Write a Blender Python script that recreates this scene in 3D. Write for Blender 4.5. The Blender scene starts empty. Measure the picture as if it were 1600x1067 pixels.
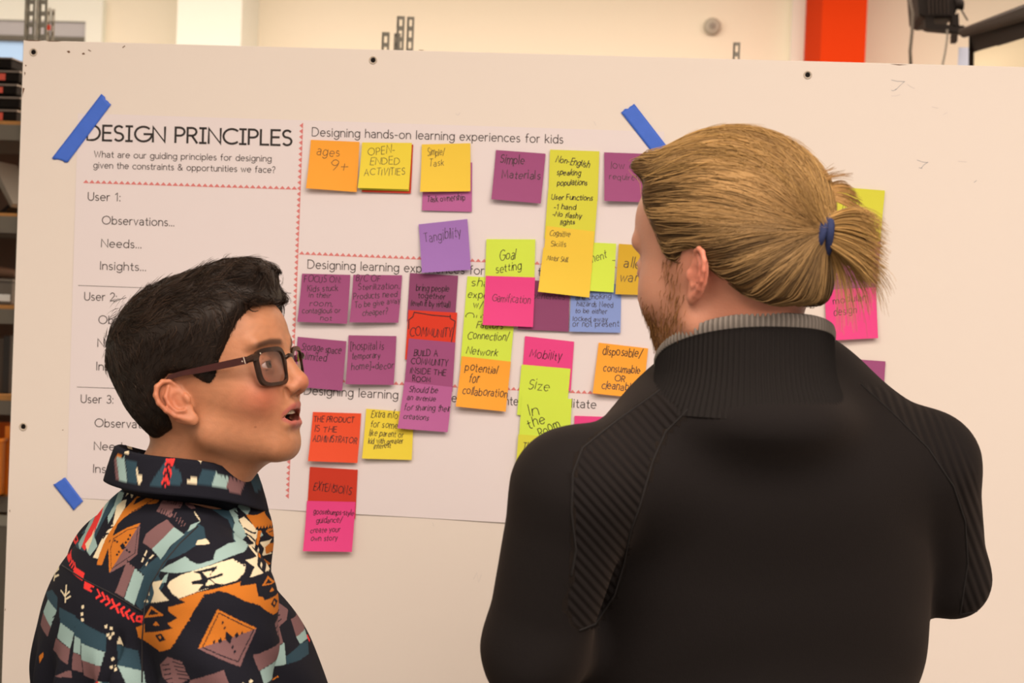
import bpy, math, random
import numpy as np
from mathutils import Vector, Matrix

# ------------------------------------------------------------------ camera
F = 2900.0
YAW, PITCH, ROLL = math.radians(5.2), math.radians(-1.1), math.radians(2.25)
RM = (Matrix.Rotation(YAW, 3, 'Z') @ Matrix.Rotation(math.pi / 2 + PITCH, 3, 'X') @ Matrix.Rotation(ROLL, 3, 'Z'))
R3 = np.array(RM)
def ray(px, py):
    v = np.array([(px - 800.0) / F, (533.5 - py) / F, -1.0])
    return R3 @ v
CAM = np.array([0.0, -2.87 * ray(600, 260)[1], 1.58])
def at_depth(px, py, t):          # point at distance t along the view axis
    return CAM + t * ray(px, py)
def on_plane(px, py, y=0.0):      # point on the vertical plane Y = y
    r = ray(px, py)
    return CAM + r * ((y - CAM[1]) / r[1])
def px_of(P):                     # inverse, used for laying out garment prints
    v = (P - CAM) @ R3
    return 800 - F * v[..., 0] / v[..., 2], 533.5 + F * v[..., 1] / v[..., 2]

cd = bpy.data.cameras.new('camera')
cam = bpy.data.objects.new('camera', cd)
bpy.context.collection.objects.link(cam)
cam.matrix_world = Matrix.Translation(Vector(CAM)) @ RM.to_4x4()
cd.sensor_width = 36.0
cd.lens = 36.0 * F / 1600.0
cd.dof.use_dof = True
cd.dof.focus_distance = 2.32
cd.dof.aperture_fstop = 9.0
cd.clip_start = 0.05
bpy.context.scene.camera = cam

sc = bpy.context.scene
sc.view_settings.view_transform = 'Standard'
sc.view_settings.look = 'None'
sc.view_settings.gamma = 1.0
sc.view_settings.use_curve_mapping = False
sc.view_settings.exposure = 0.08
sc.cycles.max_bounces = 6
sc.cycles.use_denoising = True

world = bpy.data.worlds.new('world')
sc.world = world
world.use_nodes = True
bg = world.node_tree.nodes['Background']
bg.inputs[0].default_value = (1.0, 0.78, 0.66, 1)
bg.inputs[1].default_value = 0.44

COL = sc.collection
def area_light(name, loc, rot, sx, sy, power, color):
    l = bpy.data.lights.new(name, 'AREA')
    l.shape = 'RECTANGLE'; l.size = sx; l.size_y = sy
    l.energy = power; l.color = color
    o = bpy.data.objects.new(name, l); COL.objects.link(o)
    o.location = loc; o.rotation_euler = rot
    return o
WARM = (1.0, 0.778, 0.637)
area_light('ceiling_lamp_light', (0.15, -2.0, 2.95), (0, 0, 0), 2.6, 1.0, 70, WARM)
area_light('ceiling_lamp_light', (1.5, -3.6, 2.95), (0, 0, 0), 2.4, 1.2, 122, WARM)
area_light('ceiling_lamp_light', (-1.9, -3.4, 2.95), (0, 0, 0), 1.2, 1.2, 28, WARM)
area_light('ceiling_lamp_light', (-0.5, 2.1, 2.95), (0, 0, 0), 5.0, 0.8, 124, WARM)

# ------------------------------------------------------------------ helpers
def lin(c):
    c = np.asarray(c, float) / 255.0
    return np.where(c <= 0.04045, c / 12.92, ((c + 0.055) / 1.055) ** 2.4)
LIGHT = np.array([1.05, 0.83, 0.68])       # white in this warm room light
def alb(r, g, b, k=1.0):
    return tuple(np.clip(lin((r, g, b)) / LIGHT * k, 0.0, 0.93)) + (1.0,)

def mat(name, color, rough=0.6, metallic=0.0, spec=0.5, bump=None, noise=None, sss=0.0, emit=None):
    m = bpy.data.materials.new(name); m.use_nodes = True
    nt = m.node_tree; b = nt.nodes['Principled BSDF']
    b.inputs['Base Color'].default_value = color
    b.inputs['Roughness'].default_value = rough
    b.inputs['Metallic'].default_value = metallic
    b.inputs['Specular IOR Level'].default_value = spec
    if sss:
        b.inputs['Subsurface Weight'].default_value = sss
        b.inputs['Subsurface Radius'].default_value = (0.9, 0.35, 0.2)
        b.inputs['Subsurface Scale'].default_value = 0.006
    tc = nt.nodes.new('ShaderNodeTexCoord')
    if noise:   # (scale, amount)
        n = nt.nodes.new('ShaderNodeTexNoise'); n.inputs['Scale'].default_value = noise[0]
        n.inputs['Detail'].default_value = 4
        nt.links.new(tc.outputs['Object'], n.inputs['Vector'])
        mx = nt.nodes.new('ShaderNodeMix'); mx.data_type = 'RGBA'
        mx.inputs['A'].default_value = tuple(max(0, c * (1 - noise[1])) for c in color[:3]) + (1,)
        mx.inputs['B'].default_value = tuple(min(1, c * (1 + noise[1])) for c in color[:3]) + (1,)
        nt.links.new(n.outputs['Fac'], mx.inputs['Factor'])
        nt.links.new(mx.outputs['Result'], b.inputs['Base Color'])
    if bump:    # (scale, distance)
        n = nt.nodes.new('ShaderNodeTexNoise'); n.inputs['Scale'].default_value = bump[0]
        n.inputs['Detail'].default_value = 3
        nt.links.new(tc.outputs['Object'], n.inputs['Vector'])
        bp = nt.nodes.new('ShaderNodeBump'); bp.inputs['Distance'].default_value = bump[1]
        nt.links.new(n.outputs['Fac'], bp.inputs['Height'])
        nt.links.new(bp.outputs['Normal'], b.inputs['Normal'])
    if emit:
        b.inputs['Emission Color'].default_value = emit[0]
        b.inputs['Emission Strength'].default_value = emit[1]
    return m

def mat_attr(name, attr='Col', rough=0.6, spec=0.5, bump=None, sss=0.0):
    m = mat(name, (0.5, 0.5, 0.5, 1), rough=rough, spec=spec, bump=bump, sss=sss)
    nt = m.node_tree; b = nt.nodes['Principled BSDF']
    a = nt.nodes.new('ShaderNodeAttribute'); a.attribute_name = attr
    nt.links.new(a.outputs['Color'], b.inputs['Base Color'])
    return m

def mesh_obj(name, verts, faces, m=None, parent=None, smooth=True, colors=None, link=True):
    me = bpy.data.meshes.new(name)
    verts = np.asarray(verts, dtype=np.float32).reshape(-1, 3)
    if isinstance(faces, np.ndarray):
        nf, k = faces.shape
        me.vertices.add(len(verts)); me.vertices.foreach_set('co', verts.ravel())
        me.loops.add(nf * k); me.loops.foreach_set('vertex_index', faces.astype(np.int32).ravel())
        me.polygons.add(nf)
        me.polygons.foreach_set('loop_start', np.arange(0, nf * k, k, dtype=np.int32))
        me.update(calc_edges=True)
    else:
        me.from_pydata([tuple(map(float, v)) for v in verts], [], faces)
    me.validate()
    if smooth:
        me.polygons.foreach_set('use_smooth', np.ones(len(me.polygons), dtype=bool))
    if colors is not None:
        ca = me.color_attributes.new('Col', 'FLOAT_COLOR', 'POINT')
        c = np.ones((len(verts), 4), dtype=np.float32); c[:, :3] = colors
        ca.data.foreach_set('color', c.ravel())
    if m is not None:
        me.materials.append(m)
    o = bpy.data.objects.new(name, me)
    if link: COL.objects.link(o)
    if parent is not None:
        o.parent = parent
        if parent.type == 'EMPTY':
            o.matrix_parent_inverse = Matrix.Translation(parent.location).inverted()
    return o

def tag(o, label=None, category=None, group=None, kind=None):
    if label: o['label'] = label
    if category: o['category'] = category
    if group: o['group'] = group
    if kind: o['kind'] = kind
    return o

def thing(name, loc, label, category, group=None):
    o = bpy.data.objects.new(name, None); COL.objects.link(o)
    o.location = Vector(loc); o.empty_display_size = 0.05
    return tag(o, label, category, group)

class MB:
    def __init__(s): s.v = []; s.f = []
    def quad(s, a, b, c, d):
        n = len(s.v); s.v += [a, b, c, d]; s.f.append((n, n + 1, n + 2, n + 3))
    def box(s, lo, hi, M=None):
        n = len(s.v)
        for x in (lo[0], hi[0]):
            for y in (lo[1], hi[1]):
                for z in (lo[2], hi[2]):
                    p = np.array([x, y, z], float)
                    s.v.append(M(p) if M else p)
        for q in ((0, 1, 3, 2), (4, 6, 7, 5), (0, 4, 5, 1), (2, 3, 7, 6), (0, 2, 6, 4), (1, 5, 7, 3)):
            s.f.append(tuple(n + i for i in q))
    def prism(s, pts, d):     # pts: list of 3D points (planar polygon), d: extrusion vector
        n = len(s.v); k = len(pts); d = np.asarray(d, float)
        s.v += [np.asarray(p, float) for p in pts] + [np.asarray(p, float) + d for p in pts]
        s.f.append(tuple(range(n + k - 1, n - 1, -1))); s.f.append(tuple(range(n + k, n + 2 * k)))
        for i in range(k):
            j = (i + 1) % k
            s.f.append((n + i, n + j, n + k + j, n + k + i))
    def tube(s, pts, r, k=8, caps=True, closed=False):
        pts = [np.asarray(p, float) for p in pts]; n0 = len(s.v); m = len(pts)
        rr = r if hasattr(r, '__len__') else [r] * m
        up = None
        for i, p in enumerate(pts):
            if closed: t = pts[(i + 1) % m] - pts[i - 1]
            else: t = pts[min(i + 1, m - 1)] - pts[max(i - 1, 0)]
            t = t / (np.linalg.norm(t) + 1e-12)
            if up is None:
                up = np.cross(t, [0, 0, 1.0])
                if np.linalg.norm(up) < 1e-3: up = np.cross(t, [1.0, 0, 0])
            up = up - t * np.dot(up, t); up /= np.linalg.norm(up) + 1e-12
            w = np.cross(t, up)
            for j in range(k):
                a = 2 * math.pi * j / k
                s.v.append(p + rr[i] * (math.cos(a) * up + math.sin(a) * w))
        for i in range(m if closed else m - 1):
            for j in range(k):
                a = n0 + i * k; b = n0 + ((i + 1) % m) * k; jj = (j + 1) % k
                s.f.append((a + j, a + jj, b + jj, b + j))
        if caps and not closed:
            s.f.append(tuple(n0 + j for j in range(k - 1, -1, -1)))
            s.f.append(tuple(n0 + (m - 1) * k + j for j in range(k)))
    def build(s, name, m, parent=None, smooth=False):
        return mesh_obj(name, s.v, s.f, m, parent, smooth)

def bevel(o, w, seg=2):
    b = o.modifiers.new('bevel', 'BEVEL'); b.width = w; b.segments = seg; b.limit_method = 'ANGLE'
    return o

# ------------------------------------------------------------------ stroke lettering
def A(cx, cy, rx, ry, a0, a1, n=9):
    return [(cx + rx * math.cos(math.radians(a0 + (a1 - a0) * i / n)), cy + ry * math.sin(math.radians(a0 + (a1 - a0) * i / n))) for i in range(n + 1)]
X = 0.66
G = {
 'A': (.74, [[(0, 0), (.36, 1), (.72, 0)], [(.13, .36), (.59, .36)]]),
 'B': (.58, [[(0, 0), (0, 1), (.27, 1)] + A(.27, .76, .24, .24, 90, -90) + [(0, .52)], [(.27, .52)] + A(.29, .26, .27, .26, 90, -90) + [(0, 0)]]),
 'C': (.8, [A(.5, .5, .5, .5, 50, 310, 16)]),
 'D': (.76, [[(0, 0), (0, 1), (.26, 1)] + A(.26, .5, .48, .5, 90, -90, 14) + [(0, 0)]]),
 'E': (.5, [[(.5, 1), (0, 1), (0, 0), (.5, 0)], [(0, .52), (.44, .52)]]),
 'F': (.48, [[(.48, 1), (0, 1), (0, 0)], [(0, .52), (.42, .52)]]),
 'G': (.9, [A(.5, .5, .5, .5, 50, 360, 18) + [(.55, .5)]]),
 'H': (.66, [[(0, 0), (0, 1)], [(.66, 0), (.66, 1)], [(0, .52), (.66, .52)]]),
 'I': (.04, [[(.02, 0), (.02, 1)]]),
 '\u0130': (.36, [[(.18, 0), (.18, 1)], [(0, 1), (.36, 1)], [(0, 0), (.36, 0)]]),
 'J': (.4, [[(.38, 1), (.38, .22)] + A(.19, .2, .19, .2, 0, -150)]),
 'K': (.6, [[(0, 0), (0, 1)], [(.56, 1), (0, .45)], [(.18, .62), (.6, 0)]]),
 'L': (.46, [[(0, 1), (0, 0), (.46, 0)]]),
 'M': (.84, [[(0, 0), (.08, 1), (.42, .2), (.76, 1), (.84, 0)]]),
 'N': (.7, [[(0, 0), (0, 1), (.7, 0), (.7, 1)]]),
 'O': (1.0, [A(.5, .5, .5, .5, 90, 450, 22)]),
 'P': (.54, [[(0, 0), (0, 1), (.26, 1)] + A(.26, .73, .27, .27, 90, -90) + [(0, .46)]]),
 'Q': (1.0, [A(.5, .5, .5, .5, 90, 450, 22), [(.6, .25), (.95, -.08)]]),
 'R': (.56, [[(0, 0), (0, 1), (.26, 1)] + A(.26, .74, .26, .26, 90, -90) + [(0, .48)], [(.26, .48), (.56, 0)]]),
 'S': (.52, [A(.26, .76, .24, .24, 40, 250, 10) + A(.26, .26, .26, .26, 80, -140, 10)]),
 'T': (.6, [[(0, 1), (.6, 1)], [(.3, 1), (.3, 0)]]),
 'U': (.64, [[(0, 1), (0, .32)] + A(.32, .32, .32, .32, 180, 360, 10) + [(.64, 1)]]),
 'V': (.66, [[(0, 1), (.33, 0), (.66, 1)]]),
 'W': (1.0, [[(0, 1), (.26, 0), (.5, .9), (.74, 0), (1, 1)]]),
 'X': (.6, [[(0, 0), (.6, 1)], [(0, 1), (.6, 0)]]),
 'Y': (.6, [[(0, 1), (.3, .45), (.6, 1)], [(.3, .45), (.3, 0)]]),
 'Z': (.56, [[(0, 1), (.56, 1), (0, 0), (.56, 0)]]),
 'a': (.5, [[(.04, .58)] + A(.24, .44, .22, .22, 125, 0, 7) + [(.46, 0)], [(.46, .38), (.22, .37)] + A(.2, .19, .2, .18, 90, 270, 8) + A(.24, .21, .22, .21, 270, 345, 4)]),
 'b': (.56, [[(0, 1), (0, 0)], A(.28, .33, .28, .33, 180, 540, 16)]),
 'c': (.48, [A(.3, .33, .3, .33, 50, 310, 12)]),
 'd': (.56, [[(.56, 1), (.56, 0)], A(.28, .33, .28, .33, 0, 360, 16)]),
 'e': (.56, [[(.0, .35), (.56, .35)] + A(.28, .33, .28, .33, 4, 312, 15)]),
 'f': (.32, [A(.3, .8, .17, .2, 80, 180, 5) + [(.13, 0)], [(0, .62), (.3, .62)]]),
 'g': (.56, [A(.28, .33, .28, .33, 0, 360, 16), [(.56, .66), (.56, -.06)] + A(.28, -.06, .28, .26, 0, -150, 9)]),
 'h': (.5, [[(0, 1), (0, 0)], [(0, .36)] + A(.25, .38, .25, .28, 180, 0, 9) + [(.5, 0)]]),
 'i': (.05, [[(.02, X), (.02, 0)], [(.02, .86), (.02, .93)]]),
 'j': (.1, [[(.08, X), (.08, -.12)] + A(-.06, -.12, .14, .15, 0, -80, 4), [(.08, .86), (.08, .93)]]),
 'k': (.46, [[(0, 0), (0, 1)], [(.42, X), (0, .28)], [(.14, .4), (.46, 0)]]),
 'l': (.04, [[(.02, 1), (.02, 0)]]),
 'm': (.86, [[(0, X), (0, 0)], [(0, .38)] + A(.21, .4, .21, .26, 180, 0, 8) + [(.42, 0)], [(.42, .38)] + A(.64, .4, .22, .26, 180, 0, 8) + [(.86, 0)]]),
 'n': (.5, [[(0, X), (0, 0)], [(0, .36)] + A(.25, .38, .25, .28, 180, 0, 9) + [(.5, 0)]]),
 'o': (.62, [A(.31, .33, .31, .33, 90, 450, 18)]),
 'p': (.56, [[(0, X), (0, -.3)], A(.28, .33, .28, .33, 180, 540, 16)]),
 'q': (.56, [[(.56, X), (.56, -.3)], A(.28, .33, .28, .33, 0, 360, 16)]),
 'r': (.3, [[(0, X), (0, 0)], [(0, .38)] + A(.24, .38, .24, .28, 180, 75, 6)]),
 's': (.38, [A(.19, .49, .17, .17, 45, 255, 8) + A(.19, .17, .19, .17, 80, -145, 8)]),
 't': (.3, [[(.14, .9), (.14, .14)] + A(.28, .14, .14, .14, 180, 290, 5), [(0, .62), (.3, .62)]]),
 'u': (.5, [[(0, X), (0, .26)] + A(.25, .26, .25, .26, 180, 360, 9), [(.5, X), (.5, 0)]]),
 'v': (.48, [[(0, X), (.24, 0), (.48, X)]]),
 'w': (.76, [[(0, X), (.2, 0), (.38, .6), (.56, 0), (.76, X)]]),
 'x': (.46, [[(0, 0), (.46, X)], [(0, X), (.46, 0)]]),
 'y': (.5, [[(0, X), (.26, 0)], [(.5, X), (.16, -.3)]]),
 'z': (.44, [[(0, X), (.44, X), (0, 0), (.44, 0)]]),
 '0': (.54, [A(.27, .5, .27, .5, 90, 450, 18)]),
 '1': (.3, [[(0, .8), (.22, 1), (.22, 0)]]),
 '2': (.52, [A(.26, .73, .25, .27, 165, -30, 10) + [(0, 0), (.52, 0)]]),
 '3': (.5, [A(.24, .75, .22, .25, 150, -90, 9) + A(.24, .26, .26, .26, 90, -150, 10)]),
 '9': (.52, [A(.26, .72, .26, .27, 0, 360, 14), [(.52, .72), (.46, .4), (.26, 0)]]),
 '&': (.72, [[(.7, 0), (.16, .66)] + A(.29, .8, .17, .18, 200, -20, 9) + [(.1, .42)] + A(.26, .22, .25, .22, 150, 330, 10) + [(.66, .42)]]),
 ':': (.05, [[(.02, .0), (.02, .08)], [(.02, .54), (.02, .62)]]),
 '.': (.05, [[(.02, 0), (.02, .08)]]),
 ',': (.08, [[(.06, .08), (0, -.14)]]),
 '?': (.42, [A(.2, .76, .2, .24, 160, -60, 9) + [(.18, .4), (.18, .26)], [(.18, 0), (.18, .08)]]),
 '-': (.3, [[(0, .36), (.3, .36)]]),
 '+': (.5, [[(0, .4), (.5, .4)], [(.25, .65), (.25, .12)]]),
 '/': (.42, [[(0, -.12), (.42, 1.05)]]),
 '(': (.2, [A(.3, .4, .28, .66, 130, 230, 6)]),
 ')': (.2, [A(-.1, .4, .28, .66, 50, -50, 6)]),
 '[': (.18, [[(.18, 1.02), (0, 1.02), (0, -.15), (.18, -.15)]]),
 ']': (.18, [[(0, 1.02), (.18, 1.02), (.18, -.15), (0, -.15)]]),
 '>': (.55, [[(0, .35), (.55, .35)], [(.36, .52), (.55, .35), (.36, .18)]]),
 '~': (.9, [[(0, .3), (.1, .5), (.18, .2), (.3, .5), (.38, .2), (.5, .5), (.6, .2), (.72, .45), (.9, .3)]]),
}
def layout(text, gap=.2, space=.46):
    x = 0.0; out = []
    for ch in text:
        if ch == ' ': x += space; continue
        w, st = G[ch]
        out.append([[(x + a, b) for a, b in s] for s in st])
        x += w + gap
    return out, max(x - gap, .05)

def ribbon(poly, w):          # 2-D stroke with mitred joints -> (verts, faces)
    P = np.array(poly, float)
    keep = [0] + [i for i in range(1, len(P)) if np.linalg.norm(P[i] - P[i - 1]) > 1e-6]
    P = P[keep]
    if len(P) < 2: P = np.vstack([P, P + [[w * .6, 0]]])
    closed = np.linalg.norm(P[0] - P[-1]) < 1e-4 and len(P) > 3
    T = np.diff(P, axis=0); T /= np.linalg.norm(T, axis=1)[:, None]
    N = np.stack([-T[:, 1], T[:, 0]], 1)
    if not closed:
        P[0] -= T[0] * w * .35; P[-1] += T[-1] * w * .35
    vn = np.zeros_like(P)
    vn[0] = N[0]; vn[-1] = N[-1]
    if closed:
        m = N[0] + N[-1]; m /= np.linalg.norm(m) + 1e-9; vn[0] = vn[-1] = m
    for i in range(1, len(P) - 1):
        m = N[i - 1] + N[i]; l = np.linalg.norm(m)
        if l < .3: vn[i] = N[i]
        else:
            m /= l; vn[i] = m / max(.55, float(np.dot(m, N[i])))
    V = np.empty((2 * len(P), 2)); V[0::2] = P + vn * w / 2; V[1::2] = P - vn * w / 2
    Fc = [(2 * i, 2 * i + 1, 2 * i + 3, 2 * i + 2) for i in range(len(P) - 1)]
    return V, Fc

class Ink:                    # collects strokes in some 2-D sheet space
    def __init__(s): s.v = []; s.f = []; s.n = 0
    def stroke(s, poly, w):
        V, Fc = ribbon(poly, w)
        s.v.append(V); s.f += [tuple(i + s.n for i in f) for f in Fc]; s.n += len(V)
    def poly(s, pts):
        s.v.append(np.array(pts, float)); s.f.append(tuple(range(s.n, s.n + len(pts)))); s.n += len(pts)
    def text(s, text, p0, p1, h, w, up=None, gap=.2, slant=0., jitter=0., rng=None, flip=-1):
        """baseline from p0 to p1, cap height h, y axis of the sheet pointing down (flip=-1)"""
        L, W = layout(text, gap)
        p0 = np.array(p0, float); p1 = np.array(p1, float)
        ex = (p1 - p0) / W
        d = (p1 - p0) / np.linalg.norm(p1 - p0)
        ey = np.array([d[1], -d[0]]) * h if flip < 0 else np.array([-d[1], d[0]]) * h
        for g in L:
            jx = jy = 0.; js = 1.; sl = slant
            if jitter:
                jx = rng.uniform(-1, 1) * jitter * .06; jy = rng.uniform(-1, 1) * jitter * .12
                js = 1 + rng.uniform(-1, 1) * jitter * .2; sl = slant + rng.uniform(-1, 1) * jitter * .12
            for st in g:
                q = []
                for (a, b) in st:
                    b2 = b * js + jy
                    aa = a + jx + b2 * sl * h / max(np.linalg.norm(ex), 1e-6) * 1.0
                    if jitter:
                        aa += rng.uniform(-1, 1) * .012 * jitter * 3; b2 += rng.uniform(-1, 1) * .015 * jitter * 2
                    q.append(p0 + ex * aa + ey * b2)
                s.stroke(q, w)
    def build(s, name, fn, m, parent):
        if not s.v: return None
        V = np.vstack(s.v)
        return mesh_obj(name, fn(V), s.f, m, parent, smooth=False)
# ------------------------------------------------------------------ materials
M = {}
M['wall'] = mat('wall_paint', alb(250, 220, 186), .85, spec=.2, bump=(60, .0006))
M['wall2'] = mat('wall_paint_pale', alb(246, 226, 200), .85, bump=(60, .0006))
M['orange_paint'] = mat('orange_wall_paint', alb(206, 52, 8), .8, spec=.08, bump=(60, .0006))
M['ceiling'] = mat('ceiling_paint', alb(235, 222, 200), .9, bump=(40, .001))
M['floor'] = mat('grey_concrete_floor', (.22, .2, .18, 1), .5, noise=(3, .2))
M['board'] = mat('whiteboard_laminate', alb(238, 211, 188), .38, spec=.35, noise=(1.3, .02), bump=(5, .0008))
M['board_edge'] = mat('board_edge_chipboard', (.17, .1, .06, 1), .8, noise=(150, .3))
M['poster'] = mat('poster_paper', alb(236, 210, 197), .7, bump=(9, .001))
M['ink'] = mat('printed_black_ink', (.018, .015, .016, 1), .6)
M['ink_grey'] = mat('printed_grey_ink', (.05, .042, .045, 1), .6)
M['zig'] = mat('coral_print', alb(222, 118, 108), .7)
M['pen'] = mat('black_marker_ink', (.022, .012, .018, 1), .5)
M['pencil'] = mat('faded_marker_trace', alb(160, 150, 145), .7)
M['faint'] = mat('very_faint_marker_trace', alb(222, 198, 180), .7)
M['tape'] = mat('blue_painters_tape', alb(64, 104, 192), .6, bump=(900, .0003), noise=(60, .08))
M['steel'] = mat('galvanised_steel', (.33, .33, .29, 1), .45, metallic=.6, noise=(20, .15))
M['steel_grey'] = mat('grey_painted_steel', (.16, .15, .125, 1), .5, metallic=.1)
M['chrome'] = mat('bolt_washer_metal', (.62, .56, .47, 1), .35, metallic=.0)
M['dark'] = mat('black_plastic', (.008, .006, .005, 1), .7, spec=.15)
M['darkbrown'] = mat('dark_brown_metal', (.016, .011, .008, 1), .7, spec=.15)
M['shelfwood'] = mat('orange_chipboard', alb(196, 128, 64), .7, noise=(80, .2))
M['glass'] = mat('window_glass', (.6, .7, .78, 1), .1)

# ------------------------------------------------------------------ room shell
WY = 3.6                                        # far wall
def plane_box(name, lo, hi, m, label=None):
    b = MB(); b.box(lo, hi); o = b.build(name, m)
    return tag(o, label, None, None, 'structure')
plane_box('floor', (-4.2, -5.2, -.1), (4.2, WY + .2, 0), M['floor'], 'grey concrete floor of the workshop room')
plane_box('ceiling', (-4.2, -4.8, 3.0), (4.2, WY + .2, 3.1), M['ceiling'], 'pale ceiling')
xl = on_plane(307, 40, WY)[0]; xr = on_plane(404, 40, WY)[0]
xo0 = on_plane(1285, 40, WY)[0]; xo1 = on_plane(1355, 40, WY)[0]
plane_box('wall_back', (-4.2, WY, 0), (4.2, WY + .12, 3.0), M['wall'], 'cream back wall of the room')
plane_box('wall_left', (-4.2, -5.0, 0), (-4.08, WY, 3.0), M['wall2'], 'pale left wall')
plane_box('wall_pilaster', (xl, WY - .25, 0), (xr, WY, 3.0), M['wall2'], 'bright cream pilaster on the back wall above the board')
# orange pillar: chamfered corner on its near left edge
b = MB()
xo_s = on_plane(1259, 40, WY - .1)[0]
xa = on_plane(1284, 40, WY - .3)[0]; xb = on_plane(1354, 40, WY - .3)[0]
b.prism([(xo_s, WY, 0), (xo_s, WY - .16, 0), (xa, WY - .3, 0), (xb, WY - .3, 0), (xb, WY, 0)], (0, 0, 3.0))
tag(b.build('wall_pillar', M['orange_paint']), 'bright orange painted pillar rising behind the board top', None, None, 'structure')
b = MB(); b.box((xo_s - .045, WY - .06, 0), (xo_s - .0, WY, 3.0))
tag(b.build('trim_1', M['wall2']), 'narrow pale trim left of the orange pillar', None, None, 'structure')

# window with a grey roller blind, upper left
wx1 = on_plane(139, 50, WY)[0]; wz1 = on_plane(120, 36, WY)[2]; wzs = on_plane(20, 62, WY)[2]
fr = MB(); fw = .06
fr.box((-3.6, WY - .04, wz1), (wx1 + fw, WY + .01, wz1 + .08)); fr.box((wx1, WY - .04, .9), (wx1 + fw, WY + .01, wz1))
win = tag(fr.build('window_1', M['wall2']), 'window with half lowered grey blind at upper left', None, None, 'structure')
b = MB(); b.box((-3.6, WY - .025, wzs), (wx1, WY - .015, wz1)); b.build('roller_blind', mat('grey_blind_cloth', alb(190, 172, 162), .8), win)
b = MB(); b.tube([(-3.6, WY - .03, wzs), (wx1, WY - .03, wzs)], .012); b.build('blind_hem', M['steel_grey'], win)
gm = mat('daylit_window_pane', (.25, .4, .6, 1), .2, emit=((.55, .68, .85, 1), .55))
b = MB(); b.box((-3.6, WY - .012, .9), (wx1, WY - .006, wzs)); b.build('pane', gm, win)

# round wall fitting, cables, ceiling rail, screen -- upper right
c = on_plane(1113, 42, WY)
b = MB(); b.tube([c + [0, 0, 0], c + [0, -.02, 0], c + [0, -.028, 0]], [.029, .029, .02], 28)
wallplate = thing('wall_fitting', c, 'small round grey fitting on the cream wall left of the orange pillar', 'wall fitting')
b.build('cover', mat('grey_plastic', alb(188, 164, 138), .6), wallplate, True)
b = MB(); b.tube([c + [0, -.028, 0], c + [0, -.032, 0]], [.011, .008], 16)
b.build('dial', mat('mid_grey_plastic', alb(160, 138, 118), .6), wallplate, True)

SY = 2.3
proj = thing('ceiling_projector', at_depth(1470, 10, 5.0), 'black projector hanging from its bracket at the top right corner', 'projector')
def Q(px, py, t=5.0): return at_depth(px, py, t)
b = MB()
b.prism([Q(1431, -40), Q(1497, -40), Q(1499, 6), Q(1491, 27), Q(1447, 29), Q(1436, 24)], (0, .22, 0))
bevel(b.build('body', M['dark'], proj), .006)
b = MB()
for k in range(6):
    a = Q(1450 + k * 6, -30, 4.99); c2 = Q(1452 + k * 6, 22, 4.99); b.tube([a, c2], .002, 6)
b.build('vent_slats', M['darkbrown'], proj)
b = MB(); b.tube([Q(1496, -5), Q(1500, 6), Q(1499, 14)], .012, 10); b.build('corner_knob', M['dark'], proj, True)
b = MB()
b.prism([Q(1446, 26), Q(1459, 27), Q(1460, 37), Q(1507, 40), Q(1508, 51), Q(1452, 46), Q(1446, 44)], (0, .05, 0))
b.prism([Q(1487, 25), Q(1498, 20), Q(1499, 42), Q(1488, 42)], (0, .05, 0))
b.build('bracket', M['dark'], proj)
b = MB(); b.prism([Q(1488, 52), Q(1497, 52), Q(1496, 65), Q(1488, 65)], (0, .04, 0)); b.build('clamp', M['darkbrown'], proj)
b = MB(); b.tube([Q(1500, 12), Q(1506, 22), Q(1512, 32)], .0022, 6); b.build('cable', M['dark'], proj)
b = MB(); b.tube([Q(1480, 46), Q(1480, 60), Q(1477, 80), Q(1473, 100), Q(1471, 125)], .003, 6); b.build('cable', M['steel_grey'], proj)
b = MB(); b.tube([Q(1419, -20), Q(1422, 4), Q(1426, 20), Q(1425, 50), Q(1422, 80), Q(1424, 120)], .0045, 8)
tag(b.build('hanging_cable', mat('grey_cable', alb(74, 60, 46), .6), None, True), 'thin grey cable hanging down the wall between the orange pillar and projector', 'cable')

# projection screen seen at an angle: casing plus framed cloth
scr = thing('projection_screen', Q(1560, 60), 'cream projection screen with black border and dark slanted casing', 'projection screen')
b = MB()
b.prism([Q(1497, 44, 4.9), Q(1605, 2, 4.2), Q(1640, -10, 4.0), Q(1640, 14, 4.0), Q(1605, 26, 4.2), Q(1498, 56, 4.9)], (0.02, .06, 0))
bevel(b.build('casing', M['darkbrown'], scr), .008)
b = MB(); b.prism([Q(1515, 53, 4.9), Q(1640, 16, 4.1), Q(1640, 46, 4.1), Q(1522, 84, 4.9), Q(1519, 300, 4.9), Q(1512, 300, 4.9)], (0.0, .012, 0))
b.build('black_border', mat('black_screen_cloth', (.012, .008, .006, 1), .8, spec=.1), scr)
b = MB(); b.prism([Q(1521, 82, 4.905), Q(1640, 44, 4.105), Q(1640, 300, 4.105), Q(1519, 300, 4.905)], (0, .006, 0))
b.build('screen_cloth', mat('cream_screen_cloth', alb(206, 178, 140), .9), scr)
c = Q(1505, 90, 5.05)
b = MB(); b.prism([Q(1498, 74, 5.05), Q(1514, 74, 5.05), Q(1513, 118, 5.05), Q(1496, 118, 5.05)], (0, .003, 0))
tag(b.build('paper_note', mat('pale_blue_paper', alb(188, 180, 184), .8)), 'pale blue paper strip beside the screen border', 'paper')

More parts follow.
